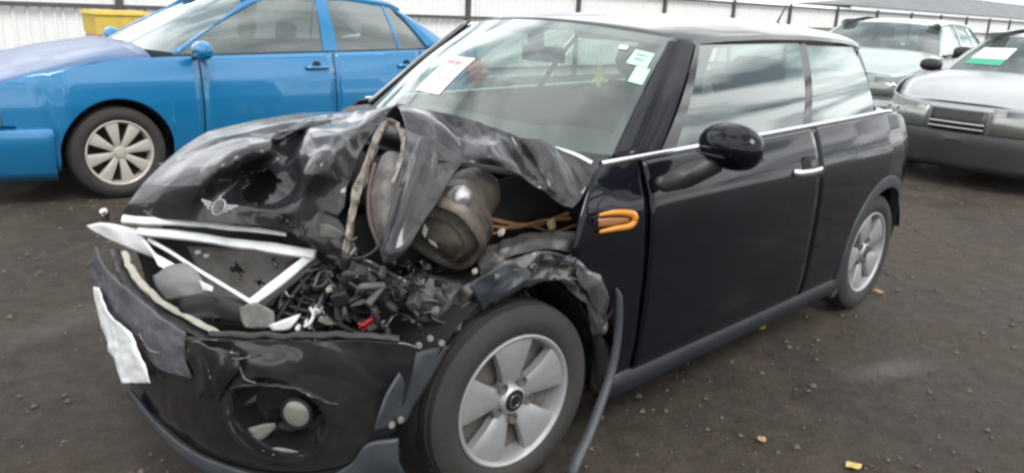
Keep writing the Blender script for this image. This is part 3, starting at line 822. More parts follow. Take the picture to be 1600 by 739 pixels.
# ------------------------------------------------------------------ the smashed front
# hood: a centre part pushed up and back, and a driver's side part folded into a hanging flap
hood = facets('hood', [
    [(3.170, -0.417, 0.698), (3.150, -0.212, 0.732), (3.110, -0.015, 0.765), (3.060, 0.119, 0.780), (3.010, 0.241, 0.791), (2.960, 0.334, 0.788), (2.920, 0.465, 0.758)],
    [(3.165, -0.345, 0.754), (3.145, -0.149, 0.793), (3.100, 0.017, 0.822), (3.030, 0.089, 0.828), (3.000, 0.245, 0.846), (2.950, 0.341, 0.837), (2.900, 0.461, 0.809)],
    [(3.120, -0.333, 0.815), (3.125, -0.097, 0.858), (3.085, 0.073, 0.886), (2.980, 0.055, 0.874), (2.930, 0.186, 0.889), (2.930, 0.372, 0.896), (2.880, 0.490, 0.885)],
    [(3.050, -0.344, 0.870), (3.075, -0.076, 0.912), (3.050, 0.118, 0.944), (2.930, 0.071, 0.923), (2.910, 0.221, 0.936), (2.930, 0.438, 0.970), (2.830, 0.450, 0.936)],
    [(2.970, -0.361, 0.920), (3.010, -0.093, 0.950), (2.990, 0.081, 0.979), (2.940, 0.159, 0.985), (2.860, 0.170, 0.976), (2.880, 0.415, 1.018), (2.760, 0.382, 0.979)],
    [(2.860, -0.406, 0.958), (2.920, -0.134, 0.977), (2.910, 0.044, 1.009), (2.880, 0.125, 1.022), (2.770, 0.071, 1.008), (2.790, 0.322, 1.047), (2.660, 0.292, 1.020)],
    [(2.680, -0.406, 0.986), (2.770, -0.113, 1.008), (2.750, 0.012, 1.029), (2.700, 0.057, 1.038), (2.620, 0.042, 1.041), (2.630, 0.212, 1.068), (2.540, 0.221, 1.074)],
    [(2.500, -0.403, 1.002), (2.570, -0.188, 1.022), (2.550, -0.109, 1.038), (2.520, -0.038, 1.052), (2.470, -0.016, 1.061), (2.490, 0.117, 1.087), (2.520, 0.241, 1.112)],
    [(2.20, -.64, .96), (2.25, -.48, .985), (2.28, -.30, .99), (2.30, -.10, .99), (2.31, .02, .99), (2.33, .08, 1.0), (2.42, .22, 1.05)],
    ], 161, 151, M_PAINT_D, mini, hole=((2.965, 0.168, 0.894), .058), amp=.0012, scale=3.2, seed=1.3, thick=.005, hard=.5, smooth_it=2, auto=28, creases=[
    ((2.770, -0.086, 1.018), (2.920, 0.276, 0.921), .022, .10), ((2.920, 0.276, 0.921), (3.000, 0.216, 0.828), .014, .07), ((2.700, 0.014, 1.040), (2.920, 0.448, 0.989), -.020, .09),
    ((2.920, 0.448, 0.989), (2.880, 0.483, 0.869), .016, .07), ((2.920, 0.287, 0.919), (2.790, 0.422, 1.025), .014, .08), ((3.000, -0.208, 0.926), (2.880, -0.125, 1.000), .012, .05),
    ((2.880, -0.125, 1.000), (2.600, -0.093, 1.034), .012, .05), ((2.550, -0.011, 1.053), (2.720, 0.355, 1.020), .014, .06), ((3.020, 0.115, 0.940), (2.900, 0.197, 0.969), -.018, .10)])
facets('hood_side', [
    [(2.529, 0.250, 1.115), (2.494, 0.340, 1.111), (2.452, 0.430, 1.100), (2.398, 0.510, 1.082), (2.334, 0.580, 1.057), (2.287, 0.640, 1.035), (2.239, 0.710, 1.007), (2.191, 0.800, 0.980)],
    [(2.555, 0.310, 1.098), (2.543, 0.430, 1.090), (2.466, 0.470, 1.067), (2.447, 0.580, 1.058), (2.329, 0.600, 1.025), (2.334, 0.700, 1.002), (2.246, 0.740, 0.981), (2.218, 0.815, 0.960)],
    [(2.596, 0.390, 1.075), (2.586, 0.510, 1.066), (2.518, 0.545, 1.040), (2.487, 0.640, 1.037), (2.334, 0.630, 0.997), (2.372, 0.760, 0.975), (2.275, 0.780, 0.941), (2.249, 0.825, 0.927)],
    [(2.633, 0.450, 1.046), (2.631, 0.580, 1.037), (2.558, 0.600, 1.015), (2.512, 0.680, 1.016), (2.391, 0.700, 0.977), (2.379, 0.790, 0.940), (2.315, 0.810, 0.901), (2.286, 0.830, 0.894)],
    [(2.638, 0.470, 1.019), (2.645, 0.610, 1.007), (2.573, 0.630, 0.995), (2.501, 0.675, 0.994), (2.428, 0.725, 0.959), (2.388, 0.780, 0.920), (2.340, 0.810, 0.878), (2.320, 0.830, 0.869)],
    ], 61, 127, M_PAINT_D, hood, amp=.0006, scale=4, seed=4.1, thick=.005, hard=.4, smooth_it=2, auto=28, creases=[
    ((2.543, 0.340, 1.094), (2.551, 0.620, 1.002), .014, .06), ((2.551, 0.620, 1.002), (2.377, 0.540, 1.071), -.010, .05), ((2.337, 0.590, 1.051), (2.384, 0.780, 0.935), -.022, .06), ((2.297, 0.650, 1.034), (2.313, 0.810, 0.882), .018, .05), ((2.511, 0.330, 1.100), (2.462, 0.550, 1.044), -.010, .05), ((2.249, 0.720, 1.005), (2.260, 0.820, 0.919), .008, .03)])
facets('hood_flap', [
    [(2.630, 0.440, 1.065), (2.642, 0.540, 1.060), (2.608, 0.580, 1.038), (2.573, 0.630, 0.997)],
    [(2.691, 0.520, 1.018), (2.695, 0.600, 1.003), (2.660, 0.630, 0.979), (2.647, 0.675, 0.974)],
    [(2.781, 0.600, 0.952), (2.786, 0.670, 0.939), (2.750, 0.690, 0.928), (2.714, 0.710, 0.930)],
    [(2.848, 0.660, 0.886), (2.847, 0.715, 0.878), (2.814, 0.725, 0.879), (2.790, 0.740, 0.885)],
    [(2.886, 0.700, 0.833), (2.889, 0.735, 0.826), (2.868, 0.745, 0.831), (2.840, 0.750, 0.841)],
    [(2.894, 0.720, 0.797), (2.896, 0.735, 0.796), (2.888, 0.740, 0.798), (2.876, 0.745, 0.809)],
    ], 71, 45, M_PAINT_D, hood, amp=.0006, scale=4, seed=8.2, thick=.005, hard=.4, smooth_it=2, auto=28, creases=[
    ((2.625, 0.560, 1.047), (2.872, 0.740, 0.821), .012, .04), ((2.683, 0.530, 1.019), (2.702, 0.700, 0.944), .010, .05), ((2.745, 0.580, 0.994), (2.872, 0.700, 0.845), -.008, .03)])
sheet('hole_shade_sheet', [[(2.840, -0.438, 0.873), (2.820, -0.129, 0.927), (2.780, 0.093, 0.945)], [(2.900, -0.339, 0.783), (2.880, -0.016, 0.843), (2.840, 0.215, 0.874)], [(2.960, -0.238, 0.704), (2.920, 0.056, 0.760), (2.880, 0.300, 0.800)]], 8, 12, M_DARK, hood)  # added dark sheet, gives the hood hole its shade
# torn rim of the headlamp hole
def torn(name, path, r, m, parent, n, seed, jag=.5, flat=(1, .35)):
    P = cr1(path, n); rr = [r * (1 + jag * noise.noise(Vector((i * .45, seed, 0))) + 1.1 * jag * noise.noise(Vector((i * 1.7, seed, 5)))) for i in range(n)]
    Q = [Vector(p) + Vector((noise.noise(Vector((i * .3, seed, 2))), noise.noise(Vector((i * .3, seed, 4))), noise.noise(Vector((i * .3, seed, 6))))) * r * .5 for i, p in enumerate(P)]
    return tube(name, Q, rr, m, parent, seg=8, flat=flat)
M_RIM = mat('torn_rim_edge', (.34, .30, .25), .55, 0, dirt=(.02, .017, .014), dirt_amt=1.0, dirt_scale=30, bump=.4, bump_scale=60)
facets('torn_lamp_rim', jit([
    [(2.637, 0.430, 1.068), (2.613, 0.375, 1.085), (2.620, 0.345, 1.091), (2.676, 0.370, 1.068), (2.744, 0.420, 1.021), (2.809, 0.470, 0.957), (2.860, 0.510, 0.899), (2.894, 0.540, 0.848), (2.934, 0.580, 0.790)],
    [(2.639, 0.420, 1.059), (2.617, 0.370, 1.073), (2.620, 0.345, 1.078), (2.665, 0.370, 1.057), (2.728, 0.420, 1.012), (2.795, 0.470, 0.948), (2.846, 0.510, 0.892), (2.880, 0.540, 0.843), (2.921, 0.580, 0.786)],
    [(2.634, 0.400, 1.048), (2.619, 0.360, 1.064), (2.618, 0.335, 1.066), (2.647, 0.350, 1.046), (2.705, 0.395, 1.002), (2.772, 0.445, 0.937), (2.824, 0.485, 0.882), (2.858, 0.515, 0.831), (2.902, 0.560, 0.777)]], .0075, 31), 9, 97, M_RIM, hood, amp=.003, scale=40, seed=2, thick=.003, smooth_it=0, auto=20, hard=1)
facets('torn_lamp_rim', jit([[(2.637, 0.437, 1.067), (2.673, 0.502, 1.035), (2.723, 0.552, 0.997), (2.788, 0.607, 0.958)], [(2.639, 0.420, 1.059), (2.677, 0.485, 1.033), (2.729, 0.540, 0.999), (2.795, 0.600, 0.959)]], .004, 33), 5, 31, M_RIM, hood, amp=.002, scale=40, thick=.003, smooth_it=0, auto=20, hard=1)
# dark space behind the torn sheets: inner wing, bulkhead, strut tower
sheet('inner_wing', [[(2.15, .66, .95), (2.4, .62, .93), (2.62, .55, .92), (2.75, .42, .85)], [(2.15, .62, .70), (2.4, .58, .70), (2.66, .50, .70), (2.80, .36, .66)], [(2.15, .58, .45), (2.4, .52, .42), (2.7, .45, .40), (2.85, .34, .40)]], 16, 24, M_DARK, mini, amp=.012, scale=7)
box('bulkhead', (2.12, 0, .64), (.05, 1.42, .60), M_DARK, mini)
box('engine_block', (2.50, -.05, .58), (.50, .70, .40), M_PLASTIC, mini, rot=rotm(0, 4, 8), bevel=.03)
box('engine_cover', (2.46, -.02, .83), (.46, .55, .09), M_PLASTIC, mini, rot=rotm(3, 6, 8), bevel=.03)
# pale bracket seen through the headlamp hole
sheet('lamp_bracket', [[(2.656, 0.360, 0.980), (2.638, 0.380, 0.993), (2.615, 0.420, 0.988)], [(2.733, 0.420, 0.911), (2.705, 0.450, 0.940), (2.660, 0.470, 0.927)], [(2.765, 0.460, 0.847), (2.749, 0.500, 0.869), (2.721, 0.530, 0.860)], [(2.771, 0.500, 0.781), (2.768, 0.540, 0.798), (2.759, 0.570, 0.797)], [(2.776, 0.540, 0.713), (2.776, 0.570, 0.724), (2.772, 0.590, 0.722)]], 36, 14, M_GREYPL, mini, amp=.004, scale=14, seed=2, thick=.006)
tube('lamp_bracket_rib', [(2.711, 0.400, 0.971), (2.760, 0.440, 0.899), (2.783, 0.480, 0.826), (2.780, 0.520, 0.760)], .006, mat('rust_red_edge', (0.13, 0.07, 0.055), .6, dirt=(.1, .09, .08), dirt_amt=.7, dirt_scale=20), mini, n=24)
# head lamp can knocked out of the wing
lc = Vector((2.611, 0.620, 0.818)); ld = Vector((.84, .30, -.42)).normalized()
lamp_pr = [(.030, -.215), (.062, -.205), (.080, -.17), (.088, -.12), (.104, -.085), (.118, -.06), (.124, -.03), (.116, -.022), (.116, .012), (.128, .02), (.130, .045), (.122, .056), (.113, .052), (.106, .040), (.098, .048), (.080, .062), (.072, .058), (.045, .074), (.001, .082)]
V, F = lathe(lamp_pr, lc, ld, 44)
V = [v + Vector((noise.noise(v * 9), noise.noise(v * 9 + Vector((5, 0, 0))), noise.noise(v * 9 + Vector((0, 7, 0))))) * .014 for v in V]
lamp_m = mat('lamp_can', (.13, .115, .095), .34, .45, 0, .1, (.028, .019, .012), 1.0, 11, bump=.35, bump_scale=22)
lamp = mk('headlamp', V, F, lamp_m, mini, auto=50)
V, F = lathe([(.001, .022), (.014, .019), (.026, .010), (.034, -.006), (.036, -.03)], Vector((2.632, 0.700, 0.917)), (.45, .85, .3), 26)
V = [v + Vector((noise.noise(v * 25), noise.noise(v * 25 + Vector((3, 0, 0))), noise.noise(v * 25 + Vector((0, 3, 0))))) * .006 for v in V]
mk('lamp_reflector', [Vector((v.x, v.y, v.z)) for v in V], F, M_REFL, lamp)
for k, (a, b, c, d) in enumerate((((2.786, 0.735, 0.877), (2.775, 0.735, 0.861), (2.783, 0.735, 0.838), (2.792, 0.735, 0.853)), ((2.775, 0.735, 0.836), (2.749, 0.735, 0.821), (2.740, 0.735, 0.802), (2.766, 0.735, 0.821)))):
    poly('lens_shard', [a, b, c, d], M_REFL, lamp, thick=.002)
# wing top rail with loom and connectors
facets('wing_rail', [[(2.540, 0.660, 0.726), (2.446, 0.690, 0.765), (2.324, 0.730, 0.778), (2.234, 0.800, 0.780)], [(2.555, 0.690, 0.710), (2.478, 0.730, 0.757), (2.360, 0.770, 0.770), (2.260, 0.820, 0.757)], [(2.552, 0.700, 0.673), (2.485, 0.750, 0.732), (2.368, 0.790, 0.748), (2.279, 0.830, 0.722)]], 17, 43, M_LAMP, mini, amp=.012, scale=16, seed=6, smooth_it=0, auto=24)
for k, pth in enumerate(([(2.466, 0.600, 0.818), (2.392, 0.630, 0.794), (2.295, 0.660, 0.777), (2.185, 0.700, 0.807)], [(2.463, 0.610, 0.792), (2.373, 0.640, 0.777), (2.274, 0.680, 0.793), (2.194, 0.720, 0.796)], [(2.452, 0.640, 0.770), (2.342, 0.650, 0.786), (2.257, 0.700, 0.760), (2.190, 0.740, 0.779)])):
    tube('wiring_loom', pth, .007 - .0012 * k, M_WIRE_O, mini, n=24, seg=8)
for c, sz in (((2.458, 0.620, 0.816), (.022, .02, .016)), ((2.437, 0.660, 0.778), (.032, .018, .014)), ((2.260, 0.700, 0.785), (.035, .02, .026)), ((2.582, 0.710, 0.698), (.018, .014, .014))):
    box('connector', c, sz, M_TAN if sz[2] > .015 else M_CREAM, mini, rot=rotm(20, 10, 35), bevel=.003)
# battered rim of the wheel arch above the front wheel
arch_b = facets('battered_arch', jit([
    [(2.693, 0.700, 0.600), (2.647, 0.740, 0.674), (2.590, 0.780, 0.726), (2.504, 0.810, 0.752), (2.399, 0.835, 0.754), (2.293, 0.850, 0.722), (2.192, 0.855, 0.646), (2.108, 0.858, 0.547)],
    [(2.694, 0.730, 0.583), (2.647, 0.770, 0.656), (2.595, 0.810, 0.713), (2.517, 0.835, 0.740), (2.408, 0.850, 0.736), (2.310, 0.860, 0.700), (2.219, 0.860, 0.620), (2.138, 0.860, 0.516)],
    [(2.646, 0.690, 0.541), (2.596, 0.730, 0.611), (2.541, 0.770, 0.667), (2.480, 0.810, 0.699), (2.394, 0.840, 0.702), (2.307, 0.850, 0.662), (2.228, 0.850, 0.585), (2.153, 0.855, 0.474)],
    [(2.656, 0.720, 0.542), (2.602, 0.760, 0.608), (2.554, 0.800, 0.664), (2.494, 0.835, 0.694), (2.406, 0.850, 0.689), (2.322, 0.860, 0.650), (2.253, 0.860, 0.575), (2.179, 0.860, 0.460)],
    [(2.633, 0.710, 0.517), (2.578, 0.750, 0.588), (2.528, 0.790, 0.643), (2.472, 0.825, 0.673), (2.402, 0.845, 0.673), (2.326, 0.855, 0.634), (2.260, 0.855, 0.557), (2.192, 0.855, 0.436)],
    ], .011, 4), 33, 121, mat('battered_paint', (.012, .012, .015), .28, 0, 1.0, .06, (.20, .185, .155), .38, 24), mini, amp=.004, scale=20, seed=9, thick=.004, smooth_it=1, auto=22)
for k, (rows, m_) in enumerate((
    ([[(2.676, 0.800, 0.698), (2.627, 0.820, 0.736), (2.557, 0.835, 0.745), (2.501, 0.850, 0.732)], [(2.659, 0.800, 0.669), (2.617, 0.825, 0.693), (2.554, 0.840, 0.702), (2.510, 0.855, 0.716)], [(2.624, 0.790, 0.608), (2.598, 0.820, 0.649), (2.558, 0.840, 0.680), (2.529, 0.855, 0.697)]], M_SLATE),
    ([[(2.484, 0.860, 0.769), (2.408, 0.868, 0.760), (2.318, 0.872, 0.725)], [(2.479, 0.862, 0.750), (2.405, 0.872, 0.738), (2.335, 0.876, 0.706)]], M_PAINT_D),
    ([[(2.308, 0.872, 0.711), (2.242, 0.876, 0.650), (2.173, 0.878, 0.569)], [(2.329, 0.872, 0.691), (2.263, 0.876, 0.630), (2.195, 0.878, 0.548)], [(2.327, 0.868, 0.666), (2.280, 0.872, 0.612), (2.213, 0.875, 0.522)]], M_LAMP))):
    facets('torn_lip', jit(rows, .008, 20 + k), 17, 25, m_, arch_b, amp=.004, scale=26, seed=k, thick=.003, smooth_it=0, auto=22)
rt_ = random.Random(12)
for i, q in enumerate(((2.627, 0.790, 0.671), (2.595, 0.825, 0.718), (2.549, 0.830, 0.694), (2.488, 0.855, 0.731), (2.380, 0.865, 0.723), (2.279, 0.870, 0.648), (2.203, 0.870, 0.586), (2.162, 0.870, 0.503), (2.336, 0.868, 0.668), (2.582, 0.785, 0.631), (2.431, 0.860, 0.701), (2.660, 0.760, 0.622), (2.233, 0.872, 0.618))):
    p = Vector(q); R_ = rotm(rt_.uniform(40, 90), rt_.uniform(-40, 40), rt_.uniform(-30, 30)); w_, h_ = rt_.uniform(.012, .035), rt_.uniform(.006, .014)
    rows = [[tuple(p + R_ @ Vector((u * w_ * rt_.uniform(.6, 1.2), v * h_ * rt_.uniform(.4, 1.4), rt_.uniform(-.006, .006)))) for u in (-1, -.3, .3, 1)] for v in (-1, 0, 1)]
    facets('bent_tab', rows, 5, 8, rt_.choice([M_STEEL, M_TORN, M_DARK, M_DARK, M_LAMP]), arch_b, thick=.003, smooth_it=0)
# liner behind the front wheel and well
well(2.495, .80, .31, .36, 1, .30, mini)
well(2.495, -.82, .31, .36, -1, .30, mini)
sheet('wheel_liner', [[(2.218, 0.800, 0.550), (2.172, 0.820, 0.480), (2.090, 0.830, 0.372)], [(2.124, 0.790, 0.367), (2.107, 0.810, 0.300), (2.057, 0.830, 0.245)], [(2.109, 0.780, 0.194), (2.078, 0.800, 0.156), (2.052, 0.820, 0.168)]], 8, 10, M_PLASTIC, mini)
# arch moulding torn loose and hanging to the ground
P = cr1([(2.126, 0.870, 0.594), (2.117, 0.880, 0.552), (2.121, 0.890, 0.447), (2.148, 0.900, 0.335), (2.206, 0.915, 0.247), (2.281, 0.935, 0.159), (2.369, 0.955, 0.073), (2.345, .965, .012)], 46)
ww = np.interp(np.linspace(0, 1, 46), [0, .04, .12, .5, 1], [.003, .007, .011, .015, .018])
V = []
for i, p in enumerate(P):
    d = Vector(P[min(i + 1, 45)] - P[max(i - 1, 0)]).normalized()
    vw = (Vector((.70, .70, .35))).normalized(); a = d.cross(vw).normalized(); b = a.cross(d).normalized()
    for ca, cb in ((-1, -.2), (-.6, .25), (0, .35), (.6, .2), (1, -.25), (.5, -.35), (-.5, -.4)):
        V.append(Vector(p) + a * ww[i] * ca + b * ww[i] * cb)
mk('hanging_arch_moulding', V, grid_faces(46, 7, closed=True), M_SLATE, mini)

# bumper -----------------------------------------------------------
BT = [(3.248, -0.450, 0.567), (3.237, -0.451, 0.468), (3.276, -0.110, 0.497), (3.269, 0.105, 0.501), (3.252, 0.271, 0.519), (3.221, 0.408, 0.555), (3.165, 0.533, 0.582), (3.089, 0.657, 0.605), (3.003, 0.756, 0.618), (2.924, 0.821, 0.614), (2.892, 0.851, 0.602)]
BM = [(3.265, -0.448, 0.475), (3.284, -0.319, 0.406), (3.297, -0.074, 0.395), (3.295, 0.145, 0.403), (3.275, 0.311, 0.422), (3.241, 0.438, 0.447), (3.183, 0.557, 0.463), (3.104, 0.677, 0.481), (3.011, 0.767, 0.491), (2.939, 0.816, 0.487), (2.905, 0.838, 0.496)]
BB = [(3.250, -0.450, 0.331), (3.276, -0.305, 0.284), (3.287, -0.087, 0.246), (3.288, 0.120, 0.226), (3.270, 0.283, 0.210), (3.241, 0.406, 0.209), (3.184, 0.535, 0.210), (3.104, 0.664, 0.234), (3.031, 0.748, 0.271), (2.971, 0.791, 0.324), (2.931, 0.814, 0.363)]
G = surf([BT, BM, BB], 56, 150)
G = crumple(G, .007, 6, 5.0)
fogc = np.array((3.150, 0.596, 0.382))
keep = []
Vb = G.reshape(-1, 3)
for f in grid_faces(56, 150):
    c = Vb[list(f)].mean(0)
    d = c - fogc
    if (d[0] * .8) ** 2 + d[1] ** 2 + (d[2] * 1.2) ** 2 < .135 ** 2: continue
    keep.append(f)
bumper = mk('front_bumper', Vb, keep, M_BUMPER, mini, thick=.005, auto=60)
# scraped skin on the passenger side of the bumper
sheet('scraped_skin', [[(3.307, -0.223, 0.665), (3.310, -0.134, 0.617), (3.312, 0.078, 0.610), (3.296, 0.242, 0.588), (3.278, 0.365, 0.573)], [(3.311, -0.263, 0.581), (3.320, -0.155, 0.527), (3.322, 0.084, 0.523), (3.306, 0.241, 0.500), (3.283, 0.364, 0.501)], [(3.306, -0.263, 0.516), (3.322, -0.077, 0.490), (3.320, 0.102, 0.474), (3.305, 0.245, 0.434), (3.271, 0.369, 0.444)]], 26, 50, mat('scraped_bumper', (.030, .030, .038), .5, 0, .2, .3, (.16, .16, .18), .55, 11, bump=.4, bump_scale=35), bumper, amp=.007, scale=14, seed=11, thick=.006)
# top edge moulding
torn('bumper_top_edge', [(3.230, 0.412, 0.575), (3.170, 0.544, 0.599), (3.093, 0.665, 0.621), (3.007, 0.762, 0.631), (2.931, 0.823, 0.625)], .011, M_PLASTIC, bumper, 40, 7, jag=.15, flat=(1, .8))
# lower lip
LT = [(3.308, -0.019, 0.268), (3.296, 0.142, 0.228), (3.281, 0.310, 0.219), (3.246, 0.437, 0.215), (3.172, 0.584, 0.214), (3.087, 0.698, 0.231), (3.029, 0.760, 0.282), (2.997, 0.787, 0.342), (2.930, 0.824, 0.348)]
LB = [(p[0] - .03, p[1], max(.10, p[2] - d)) for p, d in zip(LT, (.05, .06, .07, .08, .09, .10, .11, .13, .13))]
sheet('lower_lip', [LT, [((a[0] + b[0]) / 2 + .015, (a[1] + b[1]) / 2 + .004, (a[2] + b[2]) / 2) for a, b in zip(LT, LB)], LB], 12, 70, M_SLATE, bumper, amp=.002, scale=8, thick=.012)
# fog lamp pocket
fd = Vector((.80, .58, .04)).normalized()
V, F = lathe([(.154, -.016), (.150, .006), (.136, .006), (.126, -.012), (.118, -.05), (.10, -.085), (.001, -.09)], fogc, fd, 44)
V = [Vector((v.x, v.y, fogc[2] + (v.z - fogc[2]) * .84)) for v in V]
pocket = mk('fog_lamp_pocket', V, F, M_GLOSS, bumper, auto=40)
fl = Vector((3.096, 0.601, 0.377))
V, F = lathe([(.030, -.012), (.037, -.004), (.036, .002), (.028, .006), (.016, .009), (.001, .010)], fl, (.80, .58, .02), 30)
fogl = mk('fog_lamp', V, F, M_FOG, pocket)
V, F = lathe([(.046, -.04), (.045, .0), (.040, .004), (.037, -.004), (.030, -.02)], fl, (.80, .58, .02), 30)
mk('fog_lamp_bezel', V, F, M_PLASTIC, pocket)
sheet('pocket_blade', [[(3.186, 0.505, 0.324), (3.157, 0.530, 0.337), (3.134, 0.555, 0.343)], [(3.171, 0.523, 0.285), (3.150, 0.540, 0.304), (3.130, 0.553, 0.329)]], 4, 8, M_GREYPL, pocket, thick=.004)
sheet('pocket_blade', [[(3.174, 0.533, 0.250), (3.145, 0.571, 0.282), (3.103, 0.645, 0.286)], [(3.170, 0.539, 0.242), (3.141, 0.580, 0.250), (3.108, 0.639, 0.273)]], 4, 10, M_GREYPL, pocket, thick=.004)
torn('pocket_brow', [(3.235, 0.463, 0.429), (3.205, 0.533, 0.466), (3.158, 0.614, 0.487), (3.119, 0.671, 0.484), (3.085, 0.706, 0.462), (3.051, 0.733, 0.447)], .010, M_PAINT_D, bumper, 40, 5, jag=.3)
torn('scuff_edge', [(3.240, 0.463, 0.547), (3.239, 0.479, 0.522), (3.241, 0.475, 0.490)], .006, M_CHROME, bumper, 12, 8, jag=.6)
facets('bumper_tear', jit([[(3.274, 0.360, 0.552), (3.261, 0.436, 0.565), (3.240, 0.486, 0.556), (3.210, 0.524, 0.554)], [(3.278, 0.381, 0.514), (3.266, 0.449, 0.517), (3.242, 0.492, 0.512), (3.218, 0.519, 0.508)], [(3.271, 0.370, 0.453), (3.261, 0.436, 0.456), (3.247, 0.472, 0.455), (3.227, 0.491, 0.460)], [(3.262, 0.365, 0.401), (3.256, 0.407, 0.401), (3.245, 0.438, 0.403), (3.234, 0.456, 0.414)]], .008, 51), 25, 29, M_BUMPER, bumper, amp=.003, scale=18, thick=.004, smooth_it=1, auto=22)
for k, pth in enumerate(([(3.272, 0.386, 0.534), (3.266, 0.450, 0.528), (3.259, 0.465, 0.478)], [(3.242, 0.493, 0.552), (3.213, 0.528, 0.542), (3.192, 0.557, 0.554)], [(3.211, 0.523, 0.531), (3.203, 0.537, 0.489), (3.187, 0.567, 0.481)], [(3.321, 0.143, 0.508), (3.320, 0.201, 0.480), (3.311, 0.262, 0.487)])):
    torn('scrape_mark', pth, .0032, M_TORN, bumper, 22, 30 + k, jag=.7)
# splash panel between bumper and wheel, with its bolts
sheet('splash_panel', [[(2.878, 0.800, 0.560), (2.819, 0.800, 0.556), (2.729, 0.780, 0.536)], [(2.955, 0.830, 0.513), (2.892, 0.820, 0.499), (2.801, 0.800, 0.476)], [(3.000, 0.840, 0.458), (2.943, 0.830, 0.448), (2.863, 0.810, 0.425)], [(3.014, 0.840, 0.405), (2.972, 0.835, 0.395), (2.907, 0.820, 0.383)]], 16, 12, M_SLATE, bumper, amp=.004, scale=12, seed=4, thick=.006)
for c in ((2.855, 0.810, 0.579), (2.819, 0.810, 0.589), (2.780, 0.810, 0.565), (2.969, 0.850, 0.408), (2.941, 0.850, 0.412)):
    V, F = lathe([(.001, .004), (.007, .004), (.009, 0), (.009, -.01)], c, (.5, .8, .3), 14)
    mk('fastener', V, F, M_GREYPL, bumper)
# number plate backing, crushed white
sheet('number_plate', [[(3.328, -0.221, 0.538), (3.335, -0.148, 0.559)], [(3.334, -0.174, 0.465), (3.348, -0.010, 0.518)], [(3.342, -0.095, 0.414), (3.346, 0.143, 0.514)], [(3.348, -0.017, 0.378), (3.345, 0.195, 0.471)], [(3.348, 0.005, 0.345), (3.341, 0.239, 0.434)], [(3.347, 0.026, 0.315), (3.335, 0.245, 0.401)]], 40, 12, M_WHITE, mini, amp=.008, scale=22, seed=2, thick=.004)

# grille -----------------------------------------------------------
M_G = M_SATIN
def bar(name, a, b, wa, wb, m, thick=.4, n=14, sag=0.0, tilt=0.0):
    A, B = Vector(a), Vector(b); d = (B - A).normalized()
    vw = Vector((.36, .90, .28)).normalized()          # the face of the trim looks out and up
    up = (vw - d * vw.dot(d)).normalized(); sd_ = d.cross(up)
    sd_ = (Matrix.Rotation(tilt, 3, d) @ sd_); up = sd_.cross(d)
    V = []
    for i in range(n):
        t = i / (n - 1); p = A.lerp(B, t); w = wa + (wb - wa) * t
        p = p + Vector((0, 0, -sag * math.sin(math.pi * t))) + sd_ * .004 * noise.noise(p * 7) + up * .006 * noise.noise(p * 5 + Vector((3, 1, 0)))
        w *= 1 + .22 * noise.noise(p * 14)
        for ca, cb in ((-1, -thick), (-1, .0), (-.6, thick * .8), (.6, thick), (1, .0), (1, -thick)):
            V.append(p + sd_ * w * ca + up * w * cb)
    F = grid_faces(n, 6, closed=True) + [tuple(range(6)), tuple(range((n - 1) * 6, n * 6))[::-1]]
    return mk(name, V, F, m, mini, auto=45)
bar('grille_bar', (3.199, -0.300, 0.716), (2.947, 0.300, 0.768), .014, .006, M_G, sag=-.008)
bar('grille_bar', (3.175, -0.240, 0.688), (2.903, 0.380, 0.719), .014, .016, M_G, sag=-.004)
bar('grille_bar', (3.153, -0.220, 0.661), (3.044, 0.280, 0.570), .006, .006, M_G)
bar('grille_bar', (3.056, 0.280, 0.576), (2.904, 0.360, 0.708), .016, .014, M_G)
bar('grille_mesh_edge', (3.047, 0.300, 0.565), (2.887, 0.380, 0.699), .010, .008, M_PLASTIC)
sheet('grille_end', [[(3.284, -0.380, 0.691), (3.249, -0.340, 0.704), (3.202, -0.310, 0.694), (3.168, -0.260, 0.688)], [(3.280, -0.370, 0.684), (3.233, -0.330, 0.665), (3.187, -0.280, 0.643), (3.147, -0.200, 0.627)], [(3.265, -0.360, 0.672), (3.219, -0.320, 0.639), (3.176, -0.260, 0.616), (3.123, -0.180, 0.595)]], 8, 16, M_G, mini, amp=.003, scale=20, thick=.006)
V, F = lathe([(.012, -.01), (.014, .004), (.008, .014), (.001, .016)], (3.235, -0.360, 0.731), (.6, .5, .6), 16)
mk('washer_nozzle', V, F, M_CHROME, mini)
tube('nozzle_stem', [(3.235, -0.360, 0.731), (3.233, -0.360, 0.703)], .010, M_PLASTIC, mini)
torn('foam_absorber', [(3.221, -0.260, 0.620), (3.220, -0.200, 0.581), (3.210, -0.120, 0.542), (3.189, -0.020, 0.511), (3.164, 0.080, 0.498), (3.133, 0.220, 0.484)], .0125, M_CREAM, mini, 40, 13, jag=.12, flat=(1, .5))
torn('absorber_shell', [(3.247, -0.260, 0.633), (3.249, -0.200, 0.576), (3.238, -0.120, 0.532), (3.213, -0.020, 0.494), (3.179, 0.080, 0.473), (3.153, 0.220, 0.470)], .018, M_PLASTIC, mini, 40, 14, jag=.1)
sheet('broken_duct', [[(3.188, -0.100, 0.577), (3.158, -0.060, 0.611), (3.118, -0.020, 0.627), (3.105, 0.050, 0.611)], [(3.193, -0.060, 0.552), (3.168, -0.010, 0.582), (3.125, 0.040, 0.596), (3.100, 0.080, 0.582)], [(3.180, -0.020, 0.524), (3.154, 0.030, 0.539), (3.121, 0.070, 0.550), (3.095, 0.100, 0.554)]], 12, 16, mat('dusty_grey_duct', (.19, .20, .195), .5, dirt=(.08, .08, .08), dirt_amt=.5, dirt_scale=12), mini, amp=.008, scale=16, seed=3, thick=.006)
